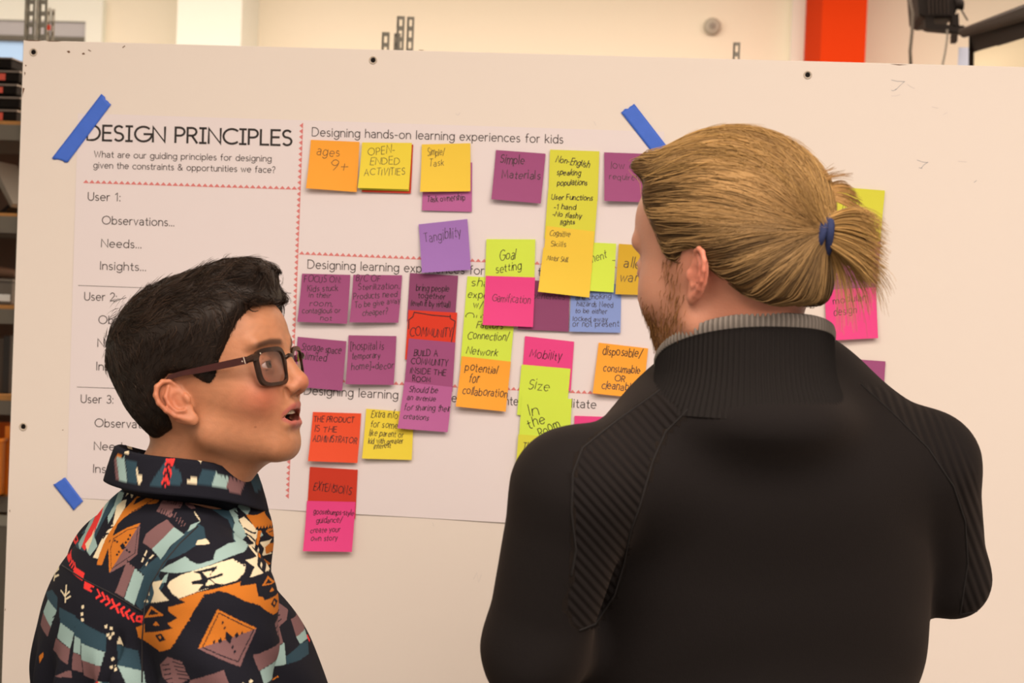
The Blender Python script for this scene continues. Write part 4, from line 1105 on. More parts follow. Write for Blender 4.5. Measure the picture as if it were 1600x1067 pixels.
# stray spikes at the crown
Ps = []
for k in range(40):
    a = ray_plane_local(pw, 184 + rngn.uniform(-6, 22), 505 - rngn.uniform(-14, 44), rngn.uniform(-.02, .02))
    dd = np.array([-1, 0, rngn.uniform(-.35, .25)]); dd /= np.linalg.norm(dd); L = rngn.uniform(.008, .019)
    Ps.append([a + dd * L * t + np.array([0, 0, -.3 * L * t * t]) for t in np.linspace(0, 1, 7)])
strands('stray_hairs', pw.w(np.array(Ps)), .0003, HAIRD, hair, np.tile(hcol, (40, 1)))['kind'] = 'stuff'
# curl falling on the forehead
Ps = []
for k in range(40):
    a0 = np.array(ray_plane_local(pw, 384 + rngn.uniform(-4, 8), 474 + rngn.uniform(-3, 3), -.048)); pts = []
    for t in np.linspace(0, 1, 9):
        ang = -1.2 + 3.3 * t
        q = ray_plane_local(pw, 397 + 11 * math.cos(math.pi - ang) * (1 - .15 * t) + k * .05, 477 + 11 * math.sin(ang) * .9, -.052 + .012 * t)
        pts.append(q + rngn.normal(0, .0002, 3) + np.array([.0, 0, 0]))
    Ps.append(pts)
strands('forehead_curl', pw.w(np.array(Ps)), .0003, HAIRD, hair, np.tile(hcol, (40, 1)))['kind'] = 'stuff'

# ---- spectacles
gl = thing('eyeglasses', pw.w(np.array([.1, 0, .01])), 'tortoiseshell spectacles with dark red temples worn by the dark-haired person', 'eyeglasses')
TORT = mat('tortoiseshell_acetate', (.028, .014, .009, 1), .3, spec=.3, noise=(90, .8))
REDT = mat('dark_red_acetate', (.038, .007, .006, 1), .3, noise=(60, .5))
gx = lambda yy, zz: .1015 - 3.2 * yy * yy + .16 * (zz - .02)
def rr(cy, cz, hw, hh, n=40, p=4.0, skew=.0):
    out = []
    for i in range(n):
        a = 2 * math.pi * i / n; c_, s_ = math.cos(a), math.sin(a)
        yy = cy + hw * np.sign(c_) * abs(c_) ** (2 / p); zz = cz + hh * np.sign(s_) * abs(s_) ** (2 / p)
        yy += (zz - cz) * skew
        out.append((yy, zz))
    return out
for sd in (-1, 1):
    outer = rr(sd * .0355, .0065, .0272, .0212, skew=sd * .12); inner = rr(sd * .035, .0060, .0228, .0172, skew=sd * .12)
    bm = MB(); n = 40
    for dx in (.0018, -.0018):
        for ring in (outer, inner):
            for (a, b_) in ring: bm.v.append(pw.w(np.array([gx(a, b_) + dx, a, b_])))
    for i in range(n):
        j = (i + 1) % n
        bm.f += [(i, j, n + j, n + i), (2 * n + i, 3 * n + i, 3 * n + j, 2 * n + j), (i, 2 * n + i, 2 * n + j, j), (n + i, n + j, 3 * n + j, 3 * n + i)]
    bm.build('rim', TORT, gl)
    bm = MB(); m_ = 10; ctr = pw.w(np.array([gx(sd * .035, .006), sd * .035, .006])); bm.v.append(ctr)
    for (a, b_) in inner: bm.v.append(pw.w(np.array([gx(a, b_), a, b_])))
    for i in range(n): bm.f.append((0, 1 + i, 1 + (i + 1) % n))
    lm = bpy.data.materials.new('lens_glass'); lm.use_nodes = True; nt = lm.node_tree; nt.nodes.clear()
    o_ = nt.nodes.new('ShaderNodeOutputMaterial'); mx = nt.nodes.new('ShaderNodeMixShader'); tr = nt.nodes.new('ShaderNodeBsdfTransparent'); gs = nt.nodes.new('ShaderNodeBsdfGlossy'); fz = nt.nodes.new('ShaderNodeFresnel')
    tr.inputs[0].default_value = (.96, .93, .97, 1); gs.inputs['Roughness'].default_value = .02; fz.inputs[0].default_value = 1.55
    nt.links.new(fz.outputs[0], mx.inputs[0]); nt.links.new(tr.outputs[0], mx.inputs[1]); nt.links.new(gs.outputs[0], mx.inputs[2]); nt.links.new(mx.outputs[0], o_.inputs[0])
    bm.build('lens', lm, gl, True)
    # end piece, temple
    bm = MB(); bm.tube([pw.w(np.array(q)) for q in ((gx(.062, .02) + .0005, sd * .0615, .0195), (.088, sd * .0675, .0190), (.082, sd * .0692, .0185))], [.0042, .0042, .0036], 8)
    bm.build('end_piece', TORT, gl)
    tp = [(.082, sd * .0695, .0185), (.060, sd * .0725, .0205), (.030, sd * .0765, .0235), (.004, sd * .0790, .0265), (-.012, sd * .0785, .0270), (-.026, sd * .0765, .018), (-.034, sd * .072, .002)]
    bm = MB(); 
    for q, h_ in zip(tp, (.0040, .0040, .0035, .0028, .0026, .0026, .0024)):
        q = np.array(q); 
        for dz, dy in ((h_, -.0012), (h_, .0012), (-h_, .0012), (-h_, -.0012)): bm.v.append(pw.w(q + [0, dy, dz]))
    for i in range(len(tp) - 1):
        for j in range(4): bm.f.append((i * 4 + j, i * 4 + (j + 1) % 4, i * 4 + 4 + (j + 1) % 4, i * 4 + 4 + j))
    bm.f += [(3, 2, 1, 0), tuple(len(bm.v) - 4 + j for j in range(4))]
    tmp = bm.build('temple', REDT, gl)
    bm = MB()
    for xo in (.0765, .0740): bm.box((xo, sd * .0712 - .0003, .0178), (xo + .0012, sd * .0712 + .0003, .0192), lambda p: pw.w(p))
    bm.box((.0795, sd * .0710 - .0004, .0150), (.0803, sd * .0710 + .0004, .0225), lambda p: pw.w(p))
    mp = bm.build('metal_inlay', M['chrome'], tmp)
bm = MB(); bm.tube([pw.w(np.array(q)) for q in ((gx(.0105, .014), -.0105, .014), (.1035, -.004, .0165), (.1035, .004, .0165), (gx(.0105, .014), .0105, .014))], .0024, 8); bm.build('bridge', TORT, gl, True)
bm = MB(); c = pw.w(np.array([gx(.057, .0225) + .0026, -.0565, .0222])); bm.tube([c, c + pw.R[:, 0] * .0006], .001, 10); bm.build('rivet', M['chrome'], gl)

# ---- printed shirt
fB = disc(BWh, 1.); lB = np.array([-fB[1], fB[0], 0]); RB = np.stack([fB, lB, [0, 0, 1]], 1)
Bp = lambda a, b, c: NB + fB * a + lB * b + np.array([0, 0, c])
bl = lambda P: (P - NB) @ RB
def w_shirt(P):
    Lc = bl(P).astype(np.float32); xx, yy, zz = Lc[:, 0], Lc[:, 1], Lc[:, 2]
    d = ell(Lc, (-.005, 0, -.24), (.125, .170, .22))
    d = smin(d, ell(Lc, (-.055, .005, -.155), (.085, .140, .125)), .05)
    d = smin(d, ell(Lc, (.065, 0, -.225), (.110, .140, .135)), .06)
    d = smin(d, ell(Lc, (.085, 0, -.275), (.112, .125, .10)), .04)
    d = smin(d, cone(Lc, (-.02, 0, -.035), (-.005, .135, -.075), .055, .058), .04)
    d = smin(d, cone(Lc, (-.02, 0, -.035), (-.005, -.135, -.075), .055, .060), .04)
    d = smin(d, chain(Lc, [(-.01, -.160, -.095), (-.02, -.205, -.30), (.02, -.20, -.36)], [.066, .058, .056], .02), .025)
    d = smin(d, chain(Lc, [(-.01, .160, -.095), (-.01, .205, -.30), (.03, .20, -.36)], [.064, .058, .056], .02), .025)
    d = smin(d, chain(Lc, [(.02, -.20, -.36), (.20, -.10, -.33)], [.056, .044], .02), .03)
    d = smin(d, chain(Lc, [(.03, .20, -.36), (.21, .10, -.31)], [.056, .044], .02), .03)
    d = smin(d, ell(Lc, (0, 0, -.42), (.125, .17, .16)), .05)
    # soft folds
    bk = sstep(-zz, .13, .20) * sstep(-xx, .0, .06)
    d = d - bk * .0085 * np.sin(yy * 92 + 1.2 + 5 * zz) * (1 - .3 * np.sin(yy * 31))
    sl = sstep(-yy, .06, .14)
    d = d - sl * .0035 * np.sin(zz * 70 + xx * 60 + 1.0) * sstep(-zz, .08, .14)
    d = d + .012 * np.exp(-((yy + .105 - .10 * (xx + .04)) / .008) ** 2) * sstep(-zz, .10, .16) * sstep(-xx, -.03, .04)
    # neck opening
    d = smin(d, ell(Lc, (.052, 0, -.040), (.060, .080, .075)), .03)
    d = smax(d, -cone(Lc, (.004, 0, .06), (.008, 0, -.01), .060, .044), .006)
    return smax(d, -.52 - zz, .004)
V, Q = surface(w_shirt, NB - [.42, .42, .55], NB + [.42, .42, .08], .0042)
# refine the mesh where the print needs it, then dye it
def midsub(V, Q):
    nV = len(V); E = np.sort(np.concatenate([Q[:, [0, 1]], Q[:, [1, 2]], Q[:, [2, 3]], Q[:, [3, 0]]]), axis=1)
    key = E[:, 0].astype(np.int64) * nV + E[:, 1]; u, inv = np.unique(key, return_inverse=True)
    a = (u // nV).astype(int); b = (u % nV).astype(int)
    mid = (V[a] + V[b]) / 2; k = len(Q); inv = inv.reshape(4, k) + nV
    cen = V[Q].mean(1); c = np.arange(k) + nV + len(u)
    V2 = np.vstack([V, mid, cen])
    Q2 = np.concatenate([np.stack([Q[:, 0], inv[0], c, inv[3]], 1), np.stack([Q[:, 1], inv[1], c, inv[0]], 1), np.stack([Q[:, 2], inv[2], c, inv[1]], 1), np.stack([Q[:, 3], inv[3], c, inv[2]], 1)])
    return V2, Q2
# print plane: an orthographic layout fixed to the garment (cloth pixels of 0.7 mm)
pr = disc(math.radians(14.6), 1.); cr, sr = math.cos(ROLL), math.sin(ROLL)
PA = at_depth(290, 930, 2.0)
def print_uv(P):
    a = (P - PA) @ pr * 1452.; b = -(P[:, 2] - PA[2]) * 1452.
    return 290 + a * cr - b * sr, 930 + a * sr + b * cr
CRP = {'S': (0, 690, 2.83), '1': (120, 690, 5.93), '2': (300, 700, 5.93), '3': (40, 850, 4.918), '4': (220, 860, 5.155), '5': (380, 860, 5.155)}
DYE = {'n': (27, 25, 30), 't': (46, 64, 70), 's': (146, 160, 146), 'm': (118, 80, 75), 'o': (188, 102, 32), 'c': (218, 190, 150), 'r': (222, 52, 46)}
DY = {'4': 27, '5': 27, '3': 11}
SH = []          # (dye, polygon px)
def pg(c, crop, *pts):
    ox, oy, k = CRP[crop]; oy -= DY.get(crop, 0); SH.append((c, [(ox + a / k, oy + b / k) for a, b in zip(pts[0::2], pts[1::2])]))
def ln(c, crop, w, *pts):
    ox, oy, k = CRP[crop]; oy -= DY.get(crop, 0); P = [(ox + a / k, oy + b / k) for a, b in zip(pts[0::2], pts[1::2])]
    for i in range(len(P) - 1):
        a, b = np.array(P[i]), np.array(P[i + 1]); d = b - a; L = np.linalg.norm(d) + 1e-9; n_ = np.array([-d[1], d[0]]) / L * w / 2; e = d / L * w * .3
        SH.append((c, [tuple(a - e + n_), tuple(b + e + n_), tuple(b + e - n_), tuple(a - e - n_)]))
def dia(c, crop, x, y, a, b, rot=0):
    q = []
    for k in range(4):
        t = math.radians(rot + 90 * k); r_ = (a, b)[k % 2]; q += [x + r_ * math.cos(t), y + r_ * math.sin(t)]
    pg(c, crop, *q)
def saw(c, crop, x0, y0, x1, y1, n, h):     # serrated edge of small steps
    d = np.array([x1 - x0, y1 - y0]) / n; nn = np.array([-d[1], d[0]]); nn = nn / np.linalg.norm(nn) * h
    for i in range(n):
        a = np.array([x0, y0]) + d * i; pg(c, crop, *(a), *(a + d * .5 + nn), *(a + d))
# yoke / back, left
pg('t', '1', 330, 480, 420, 470, 400, 560, 330, 650, 250, 760, 200, 860, 150, 960, 60, 1067, -60, 1067, 0, 1000, 100, 850, 200, 640)
pg('t', '1', 1010, 420, 1180, 430, 1423, 640, 1500, 800, 1380, 760, 1150, 600, 1040, 520)
pg('t', '2', 0, 400, 120, 420, 340, 590, 330, 640, 400, 760, 470, 900, 420, 900, 340, 720, 260, 620, 100, 520)
pg('t', '1', 940, 870, 1100, 740, 1180, 780, 1200, 860, 1100, 900, 1000, 960, 900, 1010, 820, 1040, 880, 930)
pg('t', '3', 860, 460, 930, 250, 880, 220, 1000, 200, 1082, 280, 1000, 400, 900, 500)
pg('t', '4', 30, 250, 170, 130, 330, 30, 270, 90, 200, 200, 120, 300, 80, 400, 0, 480, -60, 460)
pg('s', '1', 705, 970, 905, 780, 1000, 830, 880, 920, 790, 1040); pg('m', '1', 620, 925, 650, 850, 740, 780, 840, 725, 905, 780, 705, 970)
saw('n', '1', 905, 780, 1000, 830, 5, -28); saw('n', '1', 620, 930, 705, 975, 5, 16)
pg('s', '1', 1030, 810, 1060, 760, 1140, 738, 1100, 775); pg('c', '1', 1105, 890, 1120, 860, 1200, 845, 1235, 880, 1160, 890)
pg('s', '1', 100, 960, 160, 860, 150, 930, 190, 1000, 120, 1090, 80, 1060); pg('s', '1', -20, 1040, 50, 900, 100, 830, 130, 830, 60, 960, 10, 1067)
pg('s', '1', 270, 540, 310, 560, 240, 700, 200, 800, 160, 880, 190, 740, 230, 620); pg('s', '1', 370, 530, 425, 530, 400, 610, 360, 650, 320, 740, 285, 800, 275, 740, 330, 650)
pg('c', '1', 330, 790, 360, 640, 420, 590, 455, 580, 440, 650, 400, 720, 350, 800, 300, 900, 240, 1000, 200, 1100, 150, 1100, 230, 930)
pg('c', '1', 320, 490, 280, 540, 215, 640, 160, 800, 135, 900, 180, 780, 255, 630, 330, 520)
pg('r', '1', 235, 620, 210, 740, 130, 940, 60, 1060, 25, 1040, 60, 940, 140, 790, 185, 690)
pg('c', '1', 440, 560, 470, 490, 560, 480, 530, 520, 500, 570, 485, 520); pg('c', '1', 60, 1010, 120, 930, 150, 860, 130, 960, 90, 1060)
for q in ((300, 800, 280, 850), (320, 770, 330, 800), (270, 880, 240, 930), (290, 840, 330, 820), (250, 900, 290, 880)): ln('n', '1', 2.2, *q)
pg('o', '1', 860, 420, 840, 480, 800, 530, 740, 600, 640, 610, 560, 660, 500, 690, 440, 730, 380, 790, 350, 850, 310, 960, 270, 1067, 240, 1150, 190, 1150, 210, 1067, 260, 940, 300, 870, 350, 800, 420, 680, 510, 590, 620, 480, 720, 430)
pg('n', '1', 520, 620, 545, 570, 640, 530, 700, 470, 720, 480, 640, 560, 560, 600); saw('n', '1', 300, 960, 500, 690, 9, -12); saw('n', '1', 500, 690, 840, 500, 12, -10)
pg('n', '1', 600, 480, 640, 500, 600, 540, 580, 520)
dia('n', '1', 718, 530, 38, 32, 20); dia('o', '1', 718, 530, 18, 14, 20)
# yoke shield
pg('o', 'S', 622, 365, 490, 575, 480, 480, 495, 430, 560, 390); pg('m', 'S', 622, 365, 612, 490, 560, 535, 490, 575)
for q in ((612, 382, 602, 486, 498, 558, 491, 480, 504, 438, 562, 399, 612, 382),): ln('n', 'S', .9, *q)
pg('n', 'S', 533, 465, 547, 448, 560, 468, 546, 480)
for q in ((570, 434), (578, 418), (560, 448), (530, 488), (522, 500), (520, 450), (510, 446), (565, 478), (577, 484)): dia('n', 'S', q[0], q[1], 6, 6)
# feather
pg('m', '1', 790, 580, 900, 525, 1000, 570, 960, 640, 900, 640, 870, 710, 740, 665, 770, 610); pg('m', '1', 1000, 610, 1050, 570, 1100, 650, 1060, 650)
for k in range(7): ln('n', '1', 1.0, 860 + k * 18, 545 + k * 9, 840 + k * 18, 590 + k * 6)
for k in range(6): ln('n', '1', 1.0, 770 + k * 22, 690 + k * 4, 790 + k * 20, 640 + k * 8)
for k in range(6): ln('m', '1', 1.0, 880 + k * 22, 700 + k * 18, 900 + k * 22, 650 + k * 20)
for k in range(4): ln('c', '1', .9, 1090 + k * 14, 670 + k * 14, 1105 + k * 12, 700 + k * 12)
# lower yoke
pg('m', '3', 790, 170, 852, 208, 770, 428, 705, 395); pg('s', '3', 852, 210, 922, 262, 850, 472, 775, 430); saw('n', '3', 790, 165, 925, 255, 7, 14)
for q in ((940, 85, 925, 120), (915, 140, 905, 165), (990, 110, 965, 135), (945, 160, 935, 185)): ln('c', '3', 2.4, *q)
pg('s', '3', 1050, 275, 1082, 220, 1110, 200, 1095, 260)
for k in range(4): ln('t', '3', 1.4, 960 + k * 30, 140 + k * 18, 900 + k * 40, 215 + k * 15)
# back below the yoke
for q in ((120, 520, 180, 470, 240, 500, 240, 600, 150, 560), (400, 600, 480, 640, 640, 700, 640, 825, 450, 780, 390, 735), (720, 770, 880, 800, 912, 945, 730, 905), (260, 560, 400, 590, 392, 712, 262, 660)): pg('t', '3', *q)
for q in ((150, 545, 238, 590, 190, 722, 110, 650), (275, 665, 392, 712, 362, 832, 250, 782), (397, 735, 442, 750, 442, 862, 385, 852), (450, 778, 632, 826, 602, 932, 450, 902), (730, 905, 922, 946, 945, 1067, 800, 1045)): pg('s', '3', *q)
for q in ((110, 652, 190, 722, 165, 802, 88, 750), (240, 788, 362, 834, 342, 948, 213, 890), (385, 856, 445, 868, 462, 1002, 375, 982), (455, 903, 602, 934, 572, 1048, 468, 1022), (800, 1045, 945, 1067, 950, 1100, 800, 1100)): pg('m', '3', *q)
for k in range(9): ln('n', '3', 1.3, 235 - k * 6, 620 + k * 34, 205 - k * 6, 650 + k * 34)
pg('n', '3', 238, 600, 272, 640, 215, 880, 195, 880, 200, 760)
pg('o', '3', 92, 965, 128, 925, 130, 960, 98, 1012); pg('m', '3', 220, 1060, 330, 1000, 372, 990, 380, 1080, 300, 1080)
pg('r', '3', 240, 150, 312, 190, 330, 215, 318, 255, 228, 203); pg('r', '3', 372, 262, 458, 290, 445, 345, 360, 312); pg('r', '3', 462, 335, 540, 368, 520, 412, 455, 392)
dia('n', '3', 252, 183, 14, 12); dia('n', '3', 298, 208, 12, 16); dia('n', '3', 522, 385, 18, 13)
for k in range(3): ln('r', '3', 1.8, 330 + k * 18, 222 + k * 9, 340 + k * 18, 245 + k * 9, 325 + k * 18, 268 + k * 9)
for k in range(4): ln('r', '3', 3.0, 565 + k * 38, 385 + k * 20, 590 + k * 38, 425 + k * 20, 560 + k * 38, 445 + k * 20)
for k in range(4): ln('r', '3', 3.0, 740 + k * 38, 470 + k * 20, 712 + k * 38, 490 + k * 20, 735 + k * 38, 535 + k * 18)
pg('r', '3', 872, 540, 922, 533, 912, 592, 860, 585); dia('n', '3', 890, 562, 14, 13)
for (a, b) in ((190, 350), (310, 455)):
    for q in ((0, 60, -5, 0), (-5, 20, 30, -20), (0, 10, 0, -55), (-5, 20, -45, -10), (0, 40, 40, 10)): ln('c', '3', 2.2, a + q[0], b + q[1], a + q[2], b + q[3])
for (a, b) in ((455, 520), (450, 570), (455, 610), (640, 640), (680, 650), (655, 700), (690, 690), (670, 720), (690, 880), (680, 940), (715, 935)): dia('c', '3', a, b, 14, 17, 30)
pg('c', '3', 740, 700, 770, 775, 720, 765)
# sleeve
pg('s', '4', 165, 240, 230, 190, 370, 110, 400, 140, 470, 160, 580, 130, 600, 70, 700, 30, 810, 30, 825, 95, 730, 110, 600, 150, 430, 205, 300, 230)
pg('c', '4', 250, 290, 330, 240, 480, 190, 620, 150, 730, 130, 830, 180, 820, 230, 760, 280, 600, 310, 460, 350, 320, 405, 270, 380, 228, 330)
saw('n', '4', 335, 100, 460, 165, 5, -12); saw('n', '4', 250, 290, 228, 330, 2, 14); saw('n', '4', 740, 128, 830, 185, 4, 14); saw('n', '4', 830, 230, 770, 285, 3, 12)
pg('n', '4', 425, 215, 612, 172, 605, 192, 572, 215, 548, 250, 650, 220, 655, 240, 562, 262, 598, 292, 655, 298, 462, 345, 480, 318, 500, 300, 420, 300, 415, 280, 492, 262, 478, 225)
pg('c', '4', 498, 215, 572, 203, 540, 255); pg('c', '4', 545, 262, 518, 308, 595, 298)
pg('c', '4', 105, 330, 195, 292, 160, 360, 240, 428, 100, 475, 125, 400); pg('c', '4', 40, 490, 62, 455, 85, 478); pg('c', '4', 70, 430, 85, 395, 88, 430)
pg('o', '4', 320, 410, 460, 355, 790, 290, 780, 320, 905, 320, 920, 390, 928, 478, 870, 450, 800, 420, 740, 385, 680, 360, 620, 345, 520, 370, 480, 420, 430, 490, 400, 560, 340, 640, 300, 720, 260, 780, 170, 825, 0, 765, -20, 690, 50, 650, 50, 715, 270, 630, 230, 600, 310, 550, 240, 510, 235, 480, 370, 430)
saw('n', '4', 515, 360, 250, 790, 15, -14); saw('n', '4', 920, 485, 620, 345, 10, -13); saw('n', '4', 165, 832, -10, 765, 6, -12); saw('n', '4', 260, 785, 165, 830, 4, -12)
dia('n', '4', 175, 715, 42, 36, 10); dia('o', '4', 172, 713, 15, 13, 10)
pg('o', '4', 45, 603, 100, 498, 205, 542); pg('n', '4', 78, 575, 105, 520, 165, 540); pg('o', '4', 115, 637, 140, 600, 172, 628)
pg('o', '4', 610, 478, 910, 645, 463, 765); pg('m', '4', 910, 645, 780, 918, 463, 765)
ln('n', '4', 1.5, 622, 505, 886, 655, 765, 880, 497, 757, 622, 505)
pg('n', '4', 676, 648, 722, 690, 704, 742, 663, 700)
for q in ((648, 580, 13), (664, 622, 14), (628, 715, 20), (585, 722, 13), (755, 682, 20), (795, 668, 12), (722, 770, 14), (738, 805, 14)): dia('n', '4', q[0], q[1], q[2] * .8, q[2] * 1.2, 15)
pg('m', '4', 170, 935, 230, 850, 340, 870, 372, 940, 400, 1000, 330, 1040, 260, 1067, 190, 1010)
for k in range(5): ln('n', '4', 1.5, 185 + k * 10, 930 + k * 32, 245 + k * 6, 905 + k * 34)
for k in range(5): ln('n', '4', 1.5, 270 + k * 12, 880 + k * 30, 350 + k * 12, 892 + k * 28)
pg('m', '4', 400, 1010, 655, 925, 700, 1050, 720, 1100, 380, 1100); dia('c', '4', 800, 1045, 18, 14); dia('c', '4', 860, 1035, 22, 14); pg('m', '4', 880, 850, 928, 848, 928, 960, 905, 930)
# sleeve front and chest
pg('c', '5', 5, 150, 105, 145, 95, 200, 145, 260, 35, 270, 75, 205); pg('c', '5', 145, 145, 250, 142, 205, 200, 252, 270, 160, 255, 180, 200); dia('c', '5', 130, 205, 9, 22)
pg('c', '5', 265, 180, 300, 210, 340, 285, 300, 292, 270, 240); pg('s', '5', 35, 45, 150, 50, 172, 90, 120, 112)
pg('o', '5', -10, 320, 80, 320, 90, 370, 60, 405, 130, 420, 150, 450, 310, 440, 270, 400, 280, 340, 330, 290, 385, 370, 350, 430, 340, 500, 300, 570, 215, 580, 150, 520, 100, 470, 40, 450, -10, 430)
saw('n', '5', 215, 585, 40, 450, 7, 12); saw('n', '5', 340, 500, 300, 575, 3, 12)
pg('o', '5', 195, 65, 230, 38, 300, 60, 345, 150, 345, 185, 290, 150, 230, 105); ln('n', '5', 1.4, 225, 75, 290, 90, 325, 150)
dia('n', '5', 228, 493, 30, 38); dia('o', '5', 228, 493, 11, 18); pg('o', '5', 130, 343, 180, 288, 242, 357); pg('n', '5', 155, 338, 182, 308, 215, 345); pg('o', '5', 190, 400, 212, 375, 232, 405)
pg('m', '5', 325, 180, 370, 210, 402, 250, 392, 310, 370, 320)
for k in range(7): ln('n', '5', 1.2, 372 - k * 1, 60 + k * 34, 410 + k * 4, 40 + k * 36)
pg('m', '5', 340, 0, 375, 0, 440, 200, 430, 260, 395, 200); 
for k in range(7): ln('n', '5', 1.5, 340 + k * 12, 30 + k * 34, 390 + k * 10, 0 + k * 36)
pg('m', '5', 230, 650, 262, 628, 382, 735, 362, 790, 290, 820, 250, 740)
for k in range(4): ln('n', '5', 1.5, 235 + k * 8, 690 + k * 34, 290 + k * 8, 672 + k * 34)
pg('m', '5', 55, 855, 290, 808, 322, 930, 100, 978); pg('m', '5', 400, 800, 500, 812, 527, 922, 440, 932); pg('s', '5', 108, 980, 332, 932, 342, 1090, 140, 1090); pg('s', '5', 440, 932, 527, 922, 548, 990, 470, 992)
pg('s', '5', 400, 270, 440, 330, 440, 360, 512, 500, 490, 540, 502, 600, 460, 612, 445, 480, 420, 370); pg('t', '5', 490, 510, 512, 500, 552, 700, 482, 752, 460, 612, 500, 602); pg('c', '5', 488, 762, 550, 728, 542, 790, 512, 802); pg('t', '5', 340, 1030, 480, 990, 548, 1000, 548, 1090, 345, 1090)
ln('o', '5', 2, 440, 490, 415, 560, 430, 620); ln('m', '5', 2, 410, 640, 450, 700, 480, 780)
pg('r', '5', 608, 870, 690, 795, 702, 850, 655, 888, 640, 965, 612, 905); dia('n', '5', 640, 855, 14, 16); ln('r', '5', 2, 600, 930, 585, 960, 610, 1000); ln('r', '5', 2, 545, 970, 565, 1015)
for q in ((700, 990, 715, 1060), (715, 1040, 690, 1015), (720, 1060, 755, 1040), (735, 1067, 765, 1060)): ln('c', '5', 2.4, *q)
pg('t', '5', 640, 900, 700, 930, 760, 1060, 660, 1060, 620, 1000)
# chest and lapel side
pg('c', '2', 600, 520, 712, 460, 752, 560, 700, 590, 640, 620, 650, 570); pg('s', '2', 370, 490, 500, 520, 555, 640, 520, 690, 440, 620); pg('s', '2', 335, 600, 420, 620, 440, 740, 520, 860, 470, 900, 380, 800, 400, 740)
pg('c', '2', 440, 720, 490, 700, 620, 830, 590, 960, 520, 880); ln('n', '2', 2.4, 490, 800, 560, 850, 600, 860); ln('n', '2', 2.2, 500, 850, 545, 880, 590, 930); ln('n', '2', 2.2, 400, 640, 450, 690, 500, 690)
pg('o', '2', 505, 680, 600, 700, 690, 680, 790, 640, 830, 720, 880, 870, 800, 850, 700, 830, 600, 820); pg('n', '2', 690, 690, 830, 640, 850, 760, 760, 790, 720, 740); saw('n', '2', 600, 830, 880, 870, 9, -40)
pg('o', '2', 620, 840, 660, 850, 620, 980, 600, 960); pg('o', '2', 690, 1010, 740, 985, 840, 1030, 850, 1080, 700, 1080)
for k in range(4): ln('m', '2', 1.4, 850 + k * 14, 950 + k * 34, 920 + k * 10, 930 + k * 34)
NSH = len(SH)
# collar
pg('m', '1', 340, 200, 362, 185, 395, 385, 360, 375); pg('s', '1', 362, 180, 440, 168, 470, 388, 398, 392); pg('t', '1', 450, 178, 560, 190, 560, 402, 475, 392)
saw('n', '1', 560, 402, 400, 395, 8, -18)
pg('c', '1', 552, 262, 566, 262, 574, 308, 612, 312, 610, 378, 632, 370, 628, 390, 572, 396); pg('t', '1', 830, 180, 960, 290, 985, 400, 670, 420, 750, 300)
pg('n', '1', 840, 200, 900, 200, 850, 400, 790, 400)
for k in range(6): ln('r', '1', 2.6, 830 - k * 8, 175 + k * 42, 862 - k * 8, 200 + k * 42, 905 - k * 8, 172 + k * 42)
pg('r', '1', 835, 168, 912, 168, 905, 200, 832, 200); pg('c', '1', 1108, 330, 1120, 332, 1112, 402, 1060, 385, 1025, 380, 1060, 350, 1102, 348); pg('c', '1', 1120, 190, 1165, 195, 1150, 210)
pg('t', '1', 1160, 280, 1290, 300, 1250, 430, 1150, 400)
pg('t', '2', 95, 225, 225, 245, 185, 375, 45, 335); pg('s', '2', 225, 248, 352, 292, 318, 412, 180, 372); pg('m', '2', 352, 290, 470, 335, 545, 270, 500, 360, 455, 468, 315, 412)
saw('n', '2', 235, 230, 480, 320, 7, 45); pg('t', '2', 550, 290, 692, 345, 680, 450, 600, 485, 560, 380)
pg('o', '1', 350, 180, 370, 150, 420, 140, 410, 165); pg('c', '1', 440, 118, 480, 108, 486, 150, 450, 140)
def dye(P, lo=0, hi=None, base='n'):
    U, W_ = print_uv(P)
    if hi is not None and hi == NSH:      # the print repeats down and across the cloth
        U = np.where(U > 545, 545 - (U - 545) % 420, U); U = np.where(U < 45, 45 + (45 - U) % 420, U)
        W_ = np.where(W_ > 1052, 800 + (W_ - 1052) % 252, W_)
    C = np.tile(lin(DYE[base]) / LIGHT, (len(P), 1))
    for c, poly in SH[lo:hi]:
        a = np.array(poly); x0, y0 = a.min(0) - .5; x1, y1 = a.max(0) + .5
        m = np.where((U > x0) & (U < x1) & (W_ > y0) & (W_ < y1))[0]
        if len(m):
            ins = poly2(U[m], W_[m], a) < 0
            C[m[ins]] = lin(DYE[c]) / LIGHT
    return C
# the print repeats beyond the panel that faces the poster
V, Q = midsub(V, Q); V, Q = midsub(V.astype(np.float64), Q)
C = dye(V, 0, NSH)
mesh_obj('shirt', V, Q, CLOTH, wroot, True, C)
# yoke seam and armhole seam as thin raised piping
def on_surface(f, pts, lift=.0008):
    P = np.array(pts, dtype=np.float32)
    for _ in range(6):
        v, g = grad(f, P, .001); gn = (g * g).sum(1, keepdims=True) + 1e-9; P = P - ((v - lift)[:, None] / gn) * g
    return P
def seam(name, pxs, depth, f, r, m_, root):
    pts = []
    for i in range(len(pxs) - 1):
        for t in np.linspace(0, 1, 9)[: 9 if i == len(pxs) - 2 else 8]:
            a = np.array(pxs[i]) * (1 - t) + np.array(pxs[i + 1]) * t; pts.append(at_depth(a[0], a[1], depth))
    # march each ray to the surface
    out = []
    for p in pts:
        d = (p - CAM) / np.linalg.norm(p - CAM); q = CAM + d * 1.6
        for _ in range(60):
            v = float(f(q[None].astype(np.float32))[0])
            if abs(v) < .0004: break
            q = q + d * v * .8
        else: continue
        out.append(q)
    if len(out) > 2:
        bm = MB(); bm.tube(on_surface(f, out, r * .2), r, 6); return bm.build(name, m_, root, True)
NAVY = mat('navy_stitching', (.012, .012, .016, 1), .8)
